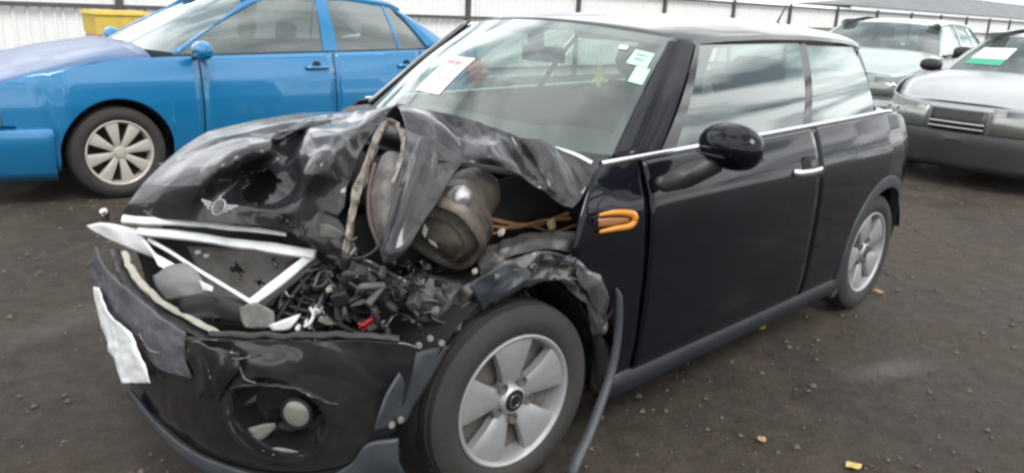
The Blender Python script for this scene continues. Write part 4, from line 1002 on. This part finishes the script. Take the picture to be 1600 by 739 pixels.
poly('white_fragment', [(3.175, -0.140, 0.647), (3.149, -0.120, 0.627), (3.130, -0.060, 0.614), (3.151, -0.080, 0.596), (3.163, -0.120, 0.602)], M_WHITE, mini)
poly('white_fragment', [(3.118, 0.080, 0.602), (3.094, 0.120, 0.588), (3.098, 0.120, 0.575), (3.113, 0.090, 0.575)], M_WHITE, mini)
sheet('black_duct', [[(3.168, 0.030, 0.532), (3.114, 0.100, 0.566), (3.057, 0.200, 0.560), (3.043, 0.250, 0.540)], [(3.170, 0.050, 0.510), (3.115, 0.120, 0.532), (3.068, 0.210, 0.529), (3.063, 0.260, 0.520)], [(3.157, 0.100, 0.495), (3.105, 0.160, 0.501), (3.070, 0.220, 0.500), (3.058, 0.270, 0.506)]], 10, 20, M_PLASTIC, mini, amp=.008, scale=14, thick=.006)
sheet('crash_bracket', [[(3.073, 0.250, 0.559), (3.045, 0.290, 0.581), (3.016, 0.340, 0.562)], [(3.076, 0.260, 0.527), (3.044, 0.300, 0.540), (3.018, 0.350, 0.535)], [(3.075, 0.280, 0.506), (3.046, 0.310, 0.508), (3.028, 0.360, 0.517)]], 10, 12, M_GREYPL, mini, amp=.006, scale=20, thick=.01)
sheet('white_bracket', [[(3.043, 0.360, 0.533), (3.007, 0.390, 0.553), (2.975, 0.420, 0.570)], [(3.037, 0.370, 0.519), (3.002, 0.400, 0.524), (2.988, 0.420, 0.550)]], 5, 8, M_WHITE, mini, amp=.003, scale=20, thick=.006)
# radiator and grille backing
sheet('radiator', [[(3.040, -0.160, 0.632), (2.932, -0.020, 0.634), (2.838, 0.180, 0.647)], [(3.029, -0.100, 0.548), (2.944, 0.040, 0.559), (2.884, 0.180, 0.585)], [(3.034, -0.050, 0.476), (2.956, 0.080, 0.488), (2.931, 0.180, 0.503)]], 10, 16, M_RAD, mini, thick=.03)
sheet('grille_backing', [[(3.114, -0.500, 0.613), (2.942, -0.400, 0.625), (2.771, -0.160, 0.642), (2.676, 0.100, 0.622)], [(3.074, -0.500, 0.443), (2.947, -0.360, 0.457), (2.809, -0.100, 0.479), (2.703, 0.140, 0.503)], [(3.065, -0.450, 0.234), (2.957, -0.260, 0.259), (2.858, -0.020, 0.309), (2.719, 0.200, 0.344)]], 10, 20, M_DARK, mini, thick=.02)
for i in range(9):
    a = i / 8
    A = Vector((3.000, 0.330, 0.531)).lerp(Vector((2.876, 0.360, 0.683)), a); B = Vector((2.916, 0.420, 0.512)).lerp(Vector((2.861, 0.420, 0.681)), a)
    tube('grille_mesh_rod', [A, A.lerp(B, .5) + Vector((.01, 0, 0)), B], .0055, M_PLASTIC, mini, n=6, seg=6)
for i in range(4):
    a = i / 3
    A = Vector((3.001, 0.332, 0.532)).lerp(Vector((2.917, 0.422, 0.513)), a); B = Vector((2.877, 0.362, 0.684)).lerp(Vector((2.863, 0.422, 0.682)), a)
    tube('grille_mesh_rod', [A, A.lerp(B, .5) + Vector((.012, 0, 0)), B], .0055, M_PLASTIC, mini, n=6, seg=6)
for a in (((3.045, -0.100, 0.629)), ((3.027, -0.080, 0.620))):
    box('clip', a, (.012, .02, .012), M_WHITE, mini, rot=rotm(10, 0, 30), bevel=.003)

# winged badge on the hood nose
M_STEEL2 = mat('dull_badge', (.38, .39, .40), .4, .7, dirt=(.1, .1, .1), dirt_amt=.5, dirt_scale=40)
bc = Vector((3.088, 0.177, 0.844))
bn = Vector((.80, .25, .55)).normalized(); bu = Vector((3.055, 0.268, 0.849)) - Vector((3.105, 0.053, 0.829)); bu = (bu - bn * bu.dot(bn)).normalized(); bw = bn.cross(bu)
bdg = tube('hood_badge', [bc + bu * .023 * math.cos(w) - bw * .023 * math.sin(w) for w in np.linspace(0, 2 * math.pi, 30)], 0.0035, M_STEEL2, mini, caps=False, seg=8)
V, F = lathe([(.020, 0), (.018, .004), (.001, .006)], bc, bn, 24)
mk('badge_disc', V, F, M_GLOSS, bdg)
for s in (1, -1):
    for k in range(3):
        z0, z1 = .011 - k * .009, .005 - k * .009
        x1 = .074 - k * .015
        pts = [bc + bu * s * .029 - bw * z0 * -1, bc + bu * s * x1 - bw * -(z0 + .004), bc + bu * s * (x1 - .006) - bw * -(z1 + .002), bc + bu * s * .030 - bw * -z1]
        poly('badge_wing', pts if s > 0 else pts[::-1], M_STEEL2, bdg, thick=.003)

# engine bay clutter ------------------------------------------------
rc = random.Random(21)
for i in range(120):
    q_ = rc.random()
    p = Vector((2.93 - .48 * q_ + rc.uniform(-.05, .05), .36 + .34 * q_ * rc.uniform(.6, 1.1) + rc.uniform(-.05, .05), rc.uniform(.42, .69)))
    mtl = rc.choice([M_PLASTIC, M_PLASTIC, M_PLASTIC, M_GLOSS, M_DARK, M_LAMP, M_DARK, M_PAINT_D, M_BUMPER, M_GLOSS])
    w_, h_ = rc.uniform(.012, .055), rc.uniform(.006, .028)
    R_ = rotm(rc.uniform(-60, 60), rc.uniform(-60, 60), rc.uniform(0, 180))
    cv = rc.uniform(-.03, .03)
    rows = [[tuple(p + R_ @ Vector((u * w_ * rc.uniform(.8, 1.1), v * h_ * rc.uniform(.7, 1.2), cv * u * u + rc.uniform(-.008, .008)))) for u in (-1, -.3, .3, 1)] for v in (-1, 0, 1)]
    facets('broken_component', rows, 7, 10, mtl, mini, thick=rc.uniform(.004, .02), smooth_it=0)
for i in range(38):
    a = Vector((rc.uniform(2.5, 2.95), rc.uniform(.35, .70), rc.uniform(.45, .72)))
    pth = [a]
    for k in range(4):
        q_ = pth[-1] + Vector((rc.uniform(-.08, .08), rc.uniform(-.06, .08), rc.uniform(-.06, .05)))
        pth.append(Vector((min(2.95, max(2.45, q_.x)), min(.68, q_.y), min(.72, max(.45, q_.z)))))
    tube('hose', pth, rc.choice([.003, .004, .006, .010]), rc.choice([M_PLASTIC, M_PLASTIC, M_DARK, M_STEEL, M_LAMP]), mini, n=22, seg=8)
# shards along the crushed hood edge and the grille opening
for i, q in enumerate(((2.963, 0.360, 0.814), (2.956, 0.400, 0.803), (2.931, 0.420, 0.830), (2.936, 0.450, 0.794), (2.917, 0.500, 0.774), (2.976, 0.330, 0.831), (2.918, 0.540, 0.759), (2.897, 0.550, 0.812), (2.887, 0.580, 0.731), (2.870, 0.600, 0.778), (2.866, 0.640, 0.716), (2.846, 0.670, 0.697), (2.891, 0.560, 0.689), (2.908, 0.500, 0.694), (2.881, 0.600, 0.643), (2.840, 0.690, 0.661), (2.813, 0.710, 0.694), (2.789, 0.720, 0.714), (2.929, 0.450, 0.684), (2.917, 0.560, 0.601), (2.933, 0.520, 0.564), (2.867, 0.700, 0.617), (2.826, 0.730, 0.616), (2.806, 0.760, 0.593), (2.705, 0.740, 0.683), (3.111, -0.140, 0.618), (3.084, -0.060, 0.592), (3.079, 0.150, 0.533), (3.110, 0.170, 0.502), (3.144, 0.070, 0.510), (3.002, 0.080, 0.615), (2.974, 0.170, 0.593), (2.925, 0.180, 0.648))):
    p = Vector(q); R_ = rotm(rc.uniform(-90, 90), rc.uniform(-60, 60), rc.uniform(0, 180)); w_, h_ = rc.uniform(.012, .045), rc.uniform(.004, .014)
    rows = [[tuple(p + R_ @ Vector((u * w_ * rc.uniform(.6, 1.2), v * h_ * rc.uniform(.4, 1.4), rc.uniform(-.010, .010)))) for u in (-1, -.3, .3, 1)] for v in (-1, 0, 1)]
    facets('torn_shard', rows, 5, 8, rc.choice([M_BUMPER, M_PLASTIC, M_PAINT_D, M_LAMP, M_TORN, M_GLOSS]), mini, thick=.003, smooth_it=0)
for k in range(7):
    a = Vector((2.935, 0.460, 0.669)).lerp(Vector((2.790, 0.710, 0.638)), k / 6)
    pth = [a + Vector((rc.uniform(-.03, .03), rc.uniform(-.02, .02), rc.uniform(-.02, .05))) + Vector((-.02, .012, -.012)) * j for j in range(5)]
    tube('loose_cable', pth, rc.choice([.003, .004, .005]), rc.choice([M_PLASTIC, M_STEEL, M_GLOSS]), mini, n=20, seg=8)
# pieces seen singly
def part_sheet(name, rows, m, amp=.005, seed=1, nr=12, nc=16, thick=.005, scale=15):
    return sheet(name, rows, nr, nc, m, mini, amp=amp, scale=scale, seed=seed, thick=thick)
part_sheet('crushed_panel', [[(2.918, 0.440, 0.865), (2.895, 0.500, 0.848), (2.887, 0.580, 0.785)], [(2.951, 0.420, 0.829), (2.926, 0.500, 0.804), (2.911, 0.580, 0.763)], [(2.967, 0.400, 0.787), (2.935, 0.480, 0.759), (2.905, 0.560, 0.720)]], M_PAINT_D, amp=.014, seed=5)
part_sheet('crushed_panel', [[(2.904, 0.560, 0.774), (2.863, 0.620, 0.755), (2.805, 0.700, 0.712)], [(2.915, 0.560, 0.731), (2.873, 0.620, 0.703), (2.826, 0.700, 0.661)], [(2.923, 0.540, 0.690), (2.877, 0.600, 0.657), (2.843, 0.690, 0.622)]], M_PAINT_D, amp=.016, seed=15)
part_sheet('strut_cover', [[(2.746, 0.620, 0.691), (2.686, 0.660, 0.690), (2.613, 0.700, 0.670)], [(2.775, 0.660, 0.637), (2.712, 0.700, 0.631), (2.648, 0.730, 0.620)], [(2.767, 0.680, 0.575), (2.720, 0.720, 0.570), (2.683, 0.740, 0.560)]], M_PLASTIC, amp=.010, seed=25)
part_sheet('bracket_plate', [[(2.937, 0.470, 0.839), (2.919, 0.500, 0.839), (2.904, 0.530, 0.826)], [(2.944, 0.480, 0.802), (2.922, 0.510, 0.803), (2.901, 0.540, 0.787)]], M_STEEL, amp=.008, seed=35, nr=6)
for c, sz, m_ in (((2.932, 0.440, 0.580), (.03, .02, .02), M_SATIN), ((2.903, 0.460, 0.643), (.03, .02, .014), M_CREAM), ((2.958, 0.430, 0.538), (.02, .01, .03), M_SATIN), ((2.985, 0.420, 0.530), (.022, .012, .014), M_WHITE), ((2.864, 0.660, 0.739), (.04, .012, .02), M_STEEL), ((2.711, 0.720, 0.656), (.03, .02, .04), M_STEEL), ((2.748, 0.740, 0.628), (.025, .02, .014), M_GREYPL), ((2.684, 0.760, 0.575), (.04, .02, .014), M_GREYPL), ((2.803, 0.720, 0.662), (.05, .03, .03), M_LAMP), ((2.891, 0.520, 0.649), (.09, .05, .04), M_PLASTIC), ((2.874, 0.680, 0.602), (.02, .012, .01), M_SATIN)):
    box('bent_bracket', c, sz, m_, mini, rot=rotm(25, 15, 40), bevel=.004)
tube('bright_clip', [(2.969, 0.460, 0.601), (2.964, 0.470, 0.580), (2.976, 0.470, 0.558), (2.987, 0.460, 0.548)], .005, M_SATIN, mini, n=14)
for k, pth in enumerate(([(2.911, 0.620, 0.579), (2.904, 0.640, 0.600), (2.891, 0.660, 0.620), (2.883, 0.670, 0.636)], [(2.915, 0.620, 0.593), (2.908, 0.640, 0.592), (2.901, 0.660, 0.612), (2.887, 0.670, 0.615)], [(2.903, 0.620, 0.569), (2.898, 0.650, 0.593), (2.895, 0.660, 0.636)])):
    tube('red_wire', pth, .0035, M_WIRE_R, mini, n=16, seg=8)
OFF[0] = Vector((0, 0, 0))
# ------------------------------------------------------------------ the other parked cars
# local frame: front axle at x = 0, +x forward, +y left, ground z = 0
def saloon(name, loc, rz, label, cat, C, group):
    root = thing(name, loc, label, cat, group)
    root.rotation_euler.z = rz
    ip = np.interp
    CENTRE[0] = Vector((-1.7, 0, .6))
    xr, xf, wb = -C['wb'] - C['ro'], C['fo'], C['wb']
    hw = C['hw']; paint = C['paint']; lower = C.get('lower', paint); G = C['glass']
    def plan_(x): return float(ip(x, [xr, xr + .06, xr + .25, xr + .7, -1.2, .3, xf - .45, xf - .18, xf - .03, xf], [hw * .55, hw * .78, hw * .93, hw * .985, hw, hw, hw * .95, hw * .84, hw * .62, hw * .45]))
    def tuck_(z): return float(ip(z, [.15, .3, .5, .65, .8, .95, 1.1], [.05, .02, 0, 0, .015, .05, .10]))
    bel = lambda x: float(ip(x, C['belt'][0], C['belt'][1]))
    R = C['R'] + .055
    def lo(x):
        z = .22
        if x > R + .02: z = C['nose'][1] - .20
        if x < -wb - R - .02: z = .60
        for c in (0, -wb):
            d = R * R - (x - c) ** 2
            if d > 0: z = max(z, C['R'] + math.sqrt(d))
        return z
    arcx = [R * math.sin(a) for a in np.linspace(-math.pi / 2, math.pi / 2, 31)]
    def panel(nm, xs, s, m, parent=root):
        nz = 22; V = []
        for x in xs:
            a, b = lo(x), bel(x)
            for j in range(nz):
                z = a + (b - a) * (j / (nz - 1))
                V.append((x, s * (plan_(x) - tuck_(z) * hw / .88), z))
        return mk(nm, V, grid_faces(len(xs), nz, flip=s > 0), m, parent, thick=.006, auto=60)
    d0, d1, d2 = C['doors']
    for s in (1, -1):
        front = sorted([x for x in arcx if d0 + .006 < x < xf] + list(np.linspace(d0 + .006, -R - .01, 5)) + list(np.linspace(R + .01, xf, 14)))
        rear = sorted([x - wb for x in arcx] + list(np.linspace(xr, -wb - R - .01, 12)) + [x for x in np.linspace(-wb + R + .01, d2 - .006, 4) if x < d2 - .005])
        rear = [x for x in rear if x < d2 - .004]
        panel('front_wing', front, s, paint); panel('rear_wing', rear, s, paint)
        for a, b in ((d1 + .005, d0 - .005), (d2 + .005, d1 - .005)):
            if b - a < .2: continue
            dr = panel('door', list(np.linspace(a, b, 16)), s, paint)
            hx_, hz_ = a + .16, C['hz']
            hy_ = s * (plan_(hx_) - tuck_(hz_))
            tube('door_handle', [(hx_ + q, hy_ + s * o_, hz_) for q, o_ in ((-.10, .0), (-.085, .03), (0, .038), (.085, .03), (.10, .0))], .014, paint, dr, n=14, flat=(.8, 1.1))
            mk('handle_recess', *lathe([(.001, .003), (.04, .002), (.05, -.004)], (hx_, hy_ + s * .002, hz_), (0, s, 0), 18), M_DARK, dr)
        sl = [(x, s * (hw - q), z) for q, z in ((.02, .235), (.03, .17), (.10, .14)) for x in (-wb + R, -wb / 2, -R)]
        mk('sill', sl, grid_faces(3, 3), lower, root)
        for c in (0, -wb):
            well(c, s * (hw - .03), C['R'], R - .004, s, .30, root)
            wheel(root, (c, s * (hw - .115), C['R']), C['R'], .205, C['rim'], C['wheel'], s, 0, .2)
    mk('underbody', *boxv(((xr + xf) / 2, 0, .27), (xf - xr - .5, 1.3, .12)), M_DARK, root)
    # hood, deck
    cw = C['cowl']; nose = C['nose']
    def deck(nm, x0, z0, x1, z1, crown, m, hump=0.0, inset=.06, raise_=0.0):
        V = []
        for i in range(14):
            t = i / 13; x = x0 + (x1 - x0) * t
            zm = z0 + (z1 - z0) * t + hump * math.sin(math.pi * min(1, t * .9))
            for j in range(15):
                u = -1 + 2 * j / 14
                y = u * (plan_(x) - inset); 
                ze = min(zm, bel(x)) - .002
                V.append((x, y, ze + (zm + crown - ze) * (1 - u ** 4) + raise_ * (1 - t)))
        return mk(nm, V, grid_faces(14, 15), m, root, thick=.01)
    hd = deck('hood', nose[0], nose[1], cw[0], cw[1], .035, C.get('hood', paint), .03, raise_=C.get('hood_raise', 0))
    # front and rear fascias follow the plan of the wings round the corner
    def plan_path(front, out=.008):
        if front:
            xs = list(np.linspace(R + .03, xf - .03, 16)); tip = xf
        else:
            xs = list(np.linspace(-wb - R - .03, xr + .03, 16)); tip = xr
        L_ = [(x, plan_(x) + out) for x in xs]
        ye = plan_(tip)
        sg_ = 1 if front else -1
        mid = [(tip + sg_ * (out + .035 * (1 - (y / ye) ** 2)), y) for y in np.linspace(ye, -ye, 13)]
        return cr1(L_ + mid + [(x, -y) for x, y in L_[::-1]], 61)
    def fascia(nm, front, zs, m, i0=0, i1=61, out=.008, rel=False, thick=.01):
        P_ = plan_path(front, out)[i0:i1]; V = []
        for z, o_ in zs:
            for x, y in P_:
                d_ = Vector((x - (.2 if front else -wb - .2), y, 0)).normalized() * o_
                V.append((x + d_.x, y + d_.y, z))
        return mk(nm, V, grid_faces(len(zs), len(P_)), m, root, thick=thick)
    bz = nose[1] - C.get('lampz', .185)
    fb = fascia('front_bumper', True, [(.17, -.04), (.24, .0), (.40, .02), (bz - .06, .035), (bz - .01, .02), (bz, .0)], lower)
    fascia('front_panel', True, [(bz, -.01), (nose[1] - .02, -.02), (nose[1] + .01, -.06)], paint, 8, 53)
    fascia('rear_bumper', False, [(.20, -.03), (.35, .02), (.58, .03), (.62, .0)], paint)
    fascia('boot_panel', False, [(.62, -.01), (.85, -.02), (C['deck_z'] - .02, -.05)], paint, 8, 53)
    hz0, hz1 = bz + .012, nose[1] + .0
    for i0, i1 in ((11, 25), (36, 50)):
        hl_ = fascia('headlight', True, [(hz0, .004), ((hz0 + hz1) / 2, .0), (hz1, -.03)], M_HEAD, i0, i1, thick=.012)
        for q in (.3, .7):
            pp = plan_path(True)[int(i0 + (i1 - i0) * q)]
            mk('lamp_bowl', *lathe([(.045, .014), (.040, .018), (.030, .012), (.001, .010)], (pp[0] - .012, pp[1], (hz0 + hz1) / 2), (1, .3 * (1 if pp[1] > 0 else -1), 0), 18), M_REFL, hl_)
    for i0, i1 in ((6, 18), (43, 55)):
        fascia('tail_light', False, [(.66, .02), (.78, .02), (.92, -.005)], M_RED, i0, i1, thick=.012)
    grille = fascia('grille', True, [(hz0, .006), (hz1 - .03, -.008)], M_PLASTIC, 25, 36)
    for z in (hz0 + .03, hz0 + .075):
        P_ = plan_path(True)[25:36]
        tube('grille_bar', [(x + .02, y, z) for x, y in P_], .006, M_CHROME, grille)
    # greenhouse
    wt, rt, rbz = C['ws_top'], C['rear_top'], C['rear_base']
    yb, yt = hw * .83, hw * .64
    def ws_(u, v, b, t, cb, ct):
        p0_ = np.array([b[0] - cb * u * u, yb * u, b[1] - .01 * u * u]); p1_ = np.array([t[0] - ct * u * u, yt * u, t[1] - .03 * u * u])
        p = p0_ * (1 - v) + p1_ * v; p[2] += .025 * math.sin(math.pi * v); return p
    g0 = mk('windshield', [ws_(-1 + i / 7, j / 7, cw, wt, .16, .10) for i in range(15) for j in range(8)], grid_faces(15, 8), G, root)
    g1 = mk('rear_window', [ws_(-1 + i / 7, j / 7, rbz, rt, -.14, -.08) for i in range(15) for j in range(8)], grid_faces(15, 8), G, root)
    if C.get('deck', True): deck('boot_lid', rbz[0], rbz[1], xr + .05, C['deck_z'], .02, paint, 0)
    V = []
    rz_ = C['roof']
    for i in range(24):
        s_ = i / 23; x = wt[0] + (rt[0] - wt[0]) * s_
        zc = float(ip(s_, [0, .15, .4, .7, 1], [wt[1], wt[1] + .6 * (rz_ - wt[1]), rz_, rz_ - .25 * (rz_ - rt[1]), rt[1]]))
        for j in range(17):
            u = math.sin(math.pi / 2 * (-1 + j / 8)); x2 = x + (-.10 + .18 * s_) * u * u
            V.append((x2, (yt + .02 * math.sin(math.pi * s_)) * u, zc - .03 * u * u - .02 * abs(u) ** 8))
    mk('roof', V, grid_faces(24, 17), paint, root, thick=.012)
    # side windows: list of (x bottom rear, x top rear, x bottom front, x top front)
    for s in (1, -1):
        def quad(q, bul=.012, off=0.0, n=8):
            (xb0, xt0, xb1, xt1) = q; V = []
            for i in range(n):
                u = i / (n - 1)
                xb = xb0 + (xb1 - xb0) * u; xt = xt0 + (xt1 - xt0) * u
                ztop = float(ip(xt, C['rail'][0], C['rail'][1]))
                for j in range(n):
                    v = j / (n - 1)
                    b_ = np.array([xb, yb + .035, bel(xb) - .002]); t_ = np.array([xt, yt + .022, ztop])
                    p = b_ * (1 - v) + t_ * v; p[1] += bul * math.sin(math.pi * v) + off
                    V.append((p[0], s * p[1], p[2]))
            return V, grid_faces(n, n, flip=s > 0)
        for q in C['windows']: mk('side_window', *quad(q), G, root)
        for q in C['pillars']: mk('pillar', *quad(q, off=.006), paint if not C.get('dark_pillars') else M_GLOSS, root)
        # front and rear screen pillars
        def pil(b, t, cb, ct, xb, xt, zt):
            rows = []
            for v in (0, .33, .66, 1):
                a = ws_(1, v, b, t, cb, ct)
                e = np.array([xb + (xt - xb) * v, (yb + .04) * (1 - v) + (yt + .025) * v + .012 * math.sin(math.pi * v), bel(xb) * (1 - v) + zt * v])
                m_ = (a + e) / 2 + np.array([0, .012, .008])
                rows.append([(a[0], s * a[1], a[2]), (m_[0], s * m_[1], m_[2]), (e[0], s * e[1], e[2])])
            sheet('screen_pillar', rows, 14, 8, paint, root, thick=.01, auto=60)
        wf = C['windows'][0]; wl = C['windows'][-1]
        rl = lambda x_: float(ip(x_, C['rail'][0], C['rail'][1]))
        pil(cw, wt, .16, .10, wf[2], wf[3], rl(wf[3])); pil(rbz, rt, -.14, -.08, wl[0], wl[1], rl(wl[1]))
        V = []
        for x_ in np.linspace(wl[1] - .05, wf[3] + .05, 20):
            z_ = rl(x_)
            ze = z_ + .05
            V += [(x_, s * (yt + .028), z_ - .008), (x_, s * (yt + .030), z_ + .02), (x_, s * (yt - .01), ze), (x_, s * (yt - .12), ze + .012)]
        mk('roof_rail', V, grid_faces(20, 4, flip=s < 0), paint, root)
        tube('window_seal', [(x_, s * (yb + .045), bel(x_) + .003) for x_ in np.linspace(wf[2] + .03, wl[0] - .02, 12)], .010, M_PLASTIC, root, seg=6)
        mxx = C['mirror']
        mcv = Vector((mxx, s * (hw + .08), bel(mxx) + .05))
        V = []
        for i in range(11):
            th = math.pi * i / 10
            for j in range(16):
                ph = 2 * math.pi * j / 16; r_ = math.sin(th) ** .6
                V.append(mcv + Vector((r_ * math.cos(ph) * .06, -math.cos(th) * .115 * s, r_ * math.sin(ph) * .068)))
        mr_ = mk('wing_mirror', V, grid_faces(11, 16, closed=True, flip=s < 0), C.get('mirror_mat', paint), root)
        tube('mirror_arm', [mcv + Vector((0, -s * .06, -.05)), Vector((mxx, s * (hw - .07), bel(mxx) - .01))], .03, M_PLASTIC, mr_, flat=(1, .6))
    # inside
    mk('cabin_tub', [(x, y, z) for x in (rbz[0] + .3, cw[0] - .25) for y in (-hw + .12, hw - .12) for z in (.3, .86)], [(0, 2, 6, 4), (0, 1, 3, 2), (4, 6, 7, 5), (0, 4, 5, 1), (2, 3, 7, 6)], M_DARK, root, smooth=False)
    mk('dashboard', *boxv((cw[0] - .30, 0, bel(cw[0]) - .10), (.45, 2 * hw - .3, .18)), M_DASH, root, bevel=.05)
    for sy in (.36, -.36):
        for sx in C['seats']:
            st_ = mk('seat', *boxv((sx, sy, .72), (.14, .46, .62), rotm(0, -14, 0)), M_SEAT, root, bevel=.05)
            mk('headrest', *boxv((sx - .10, sy, 1.12), (.09, .25, .17), rotm(0, -10, 0)), M_SEAT, st_, bevel=.04)
    return root, dict(hood=hd, ws=g0, ws_fn=lambda u, v: ws_(u, v, cw, wt, .16, .10), bumper=fb)

OFF[0] = Vector((0, 0, 0))
sed = dict(wb=2.6, fo=.93, ro=1.0, hw=.875, R=.318, rim=.222, paint=M_BLUE, hood=M_BLUEHOOD, glass=G_BLUE, wheel='cover',
           belt=([-3.7, -3.2, -2.7, -.4, 0, .5, .93], [1.04, 1.05, 1.005, .965, .945, .86, .70]), doors=(-.60, -1.72, -2.62), hz=.872,
           cowl=(-.28, 1.00), nose=(.86, .70), ws_top=(-1.20, 1.425), rear_top=(-2.45, 1.415), rear_base=(-3.10, 1.075), deck_z=1.05, roof=1.472,
           rail=([-2.75, -2.45, -2.0, -1.5, -1.22, -1.05], [1.26, 1.36, 1.405, 1.408, 1.385, 1.36]),
           windows=[(-1.66, -1.70, -.46, -1.10), (-2.42, -2.36, -1.80, -1.80), (-2.74, -2.50, -2.45, -2.385)],
           pillars=[(-1.80, -1.80, -1.66, -1.70), (-2.45, -2.385, -2.42, -2.36)], mirror=-.58, seats=(-1.45, -2.3), hood_raise=.03)
blue, bp_ = saloon('parked_saloon', (2.203, -3.45 - .855, 0), 0, 'bright blue four door saloon with silver wheel covers beside the wreck', 'car', sed, 'cars parked in the yard')

silver = dict(lampz=.23, wb=2.6, fo=.90, ro=.9, hw=.86, R=.32, rim=.20, paint=M_SILVER, lower=M_GREY, glass=G_FAR, wheel='cover',
              belt=([-3.5, -2.7, -.4, 0, .5, .90], [1.02, 1.0, .96, .94, .86, .74]), doors=(-.60, -1.68, -2.55), hz=.85,
              cowl=(-.25, .97), nose=(.84, .735), ws_top=(-1.0, 1.36), rear_top=(-2.9, 1.40), rear_base=(-3.3, 1.04), deck_z=1.03, roof=1.43,
              rail=([-3.0, -2.4, -1.5, -.95], [1.31, 1.36, 1.37, 1.33]),
              windows=[(-1.62, -1.66, -.46, -.98), (-2.50, -2.46, -1.74, -1.76), (-3.15, -2.95, -2.60, -2.56)],
              pillars=[(-1.74, -1.76, -1.62, -1.66), (-2.60, -2.56, -2.50, -2.46)], mirror=-.55, seats=(-1.4, -2.2), mirror_mat=M_PLASTIC)
sil, sp_ = saloon('parked_estate', (-4.85, .02, 0), rad(-4), 'silver estate car with dark grey bumper facing the camera at the right', 'car', silver, 'cars parked in the yard')
def on_glass(nm, d, u0, u1, v0, v1, m):
    V = [tuple(np.array(d['ws_fn'](u, v)) + np.array([.004, 0, .005])) for u in (u0, (u0 + u1) / 2, u1) for v in (v0, v1)]
    mk(nm, V, grid_faces(3, 2), m, d['ws'])
on_glass('white_label', sp_, -.86, -.30, .34, .62, M_PAPER)
on_glass('green_label', sp_, -.86, -.30, .20, .335, M_GREEND)

pale = dict(silver); pale.update(paint=M_PALE, lower=M_PALE, cowl=(-.25, .93), ws_top=(-.95, 1.26), roof=1.32, rear_top=(-2.9, 1.29), rear_base=(-3.3, .98), deck_z=.97,
            belt=([-3.5, -2.7, -.4, 0, .5, .90], [.97, .95, .92, .90, .82, .72]), nose=(.84, .715), rail=([-3.0, -2.4, -1.5, -.9], [1.21, 1.25, 1.26, 1.225]), hz=.80)
far_car, _ = saloon('parked_estate', (-6.6, -2.1, 0), rad(8), 'pale green grey car behind the silver car near the fence', 'car', pale, 'cars parked in the yard')

far_car.scale = (1.12, 1.12, 1.14)
# yellow bin by the fence
bin_ = thing('storage_bin', (1.0, -7.0, 0), 'yellow plastic bin with white base by the fence behind the blue car', 'bin')
OFF[0] = Vector((0, 0, 0))
def bpart(nm, z0, z1, w0, w1, m):
    V = []
    for z, w in ((z0, w0), (z0 + .02, w0 + .005), (z1 - .02, w1), (z1, w1 - .012)):
        V += [(w, -w * .8, z), (w, w * .8, z), (-w, w * .8, z), (-w, -w * .8, z)]
    F = grid_faces(4, 4, closed=True) + [(0, 1, 2, 3), (15, 14, 13, 12)]
    return mk(nm, V, F, m, bin_, smooth=False, bevel=.008)
bpart('base', 0, .86, .25, .27, M_WHITE); bpart('band', .862, .93, .27, .272, mat('pink_band', (.62, .33, .36), .6)); bpart('tub', .932, 1.13, .275, .285, M_YELLOW); bpart('lid', 1.133, 1.17, .30, .29, M_YELLOW)
bpy.context.view_layer.update()


# low shed beyond the fence
shed = thing('shed', (-60, -18.5, 0), 'low shed with grey roof and white eaves beyond the fence at the right', 'shed')
OFF[0] = Vector((-60, -18.5, 0))
X0, X1 = -95.0, -37.5
mk('wall', *boxv(((X0 + X1) / 2, -17.5, 1.0), (X1 - X0 - .6, 2.6, 2.0)), M_FENCE, shed, smooth=False)
mk('roof', [(X0, -16.0, 2.16), (X1, -16.0, 2.16), (X1 - 14, -17.5, 3.3), (X0, -17.5, 3.3), (X1, -19.0, 2.16), (X0, -19.0, 2.16)], [(0, 1, 2, 3), (1, 4, 2), (2, 4, 5, 3)], mat('grey_roofing', (.17, .18, .19), .6, dirt=(.1, .1, .1), dirt_amt=.4, dirt_scale=.6), shed, smooth=False, thick=.06)
mk('eaves_board', *boxv(((X0 + X1) / 2, -15.98, 2.06), (X1 - X0, .04, .16)), M_WHITE, shed, smooth=False)
OFF[0] = Vector((0, 0, 0))
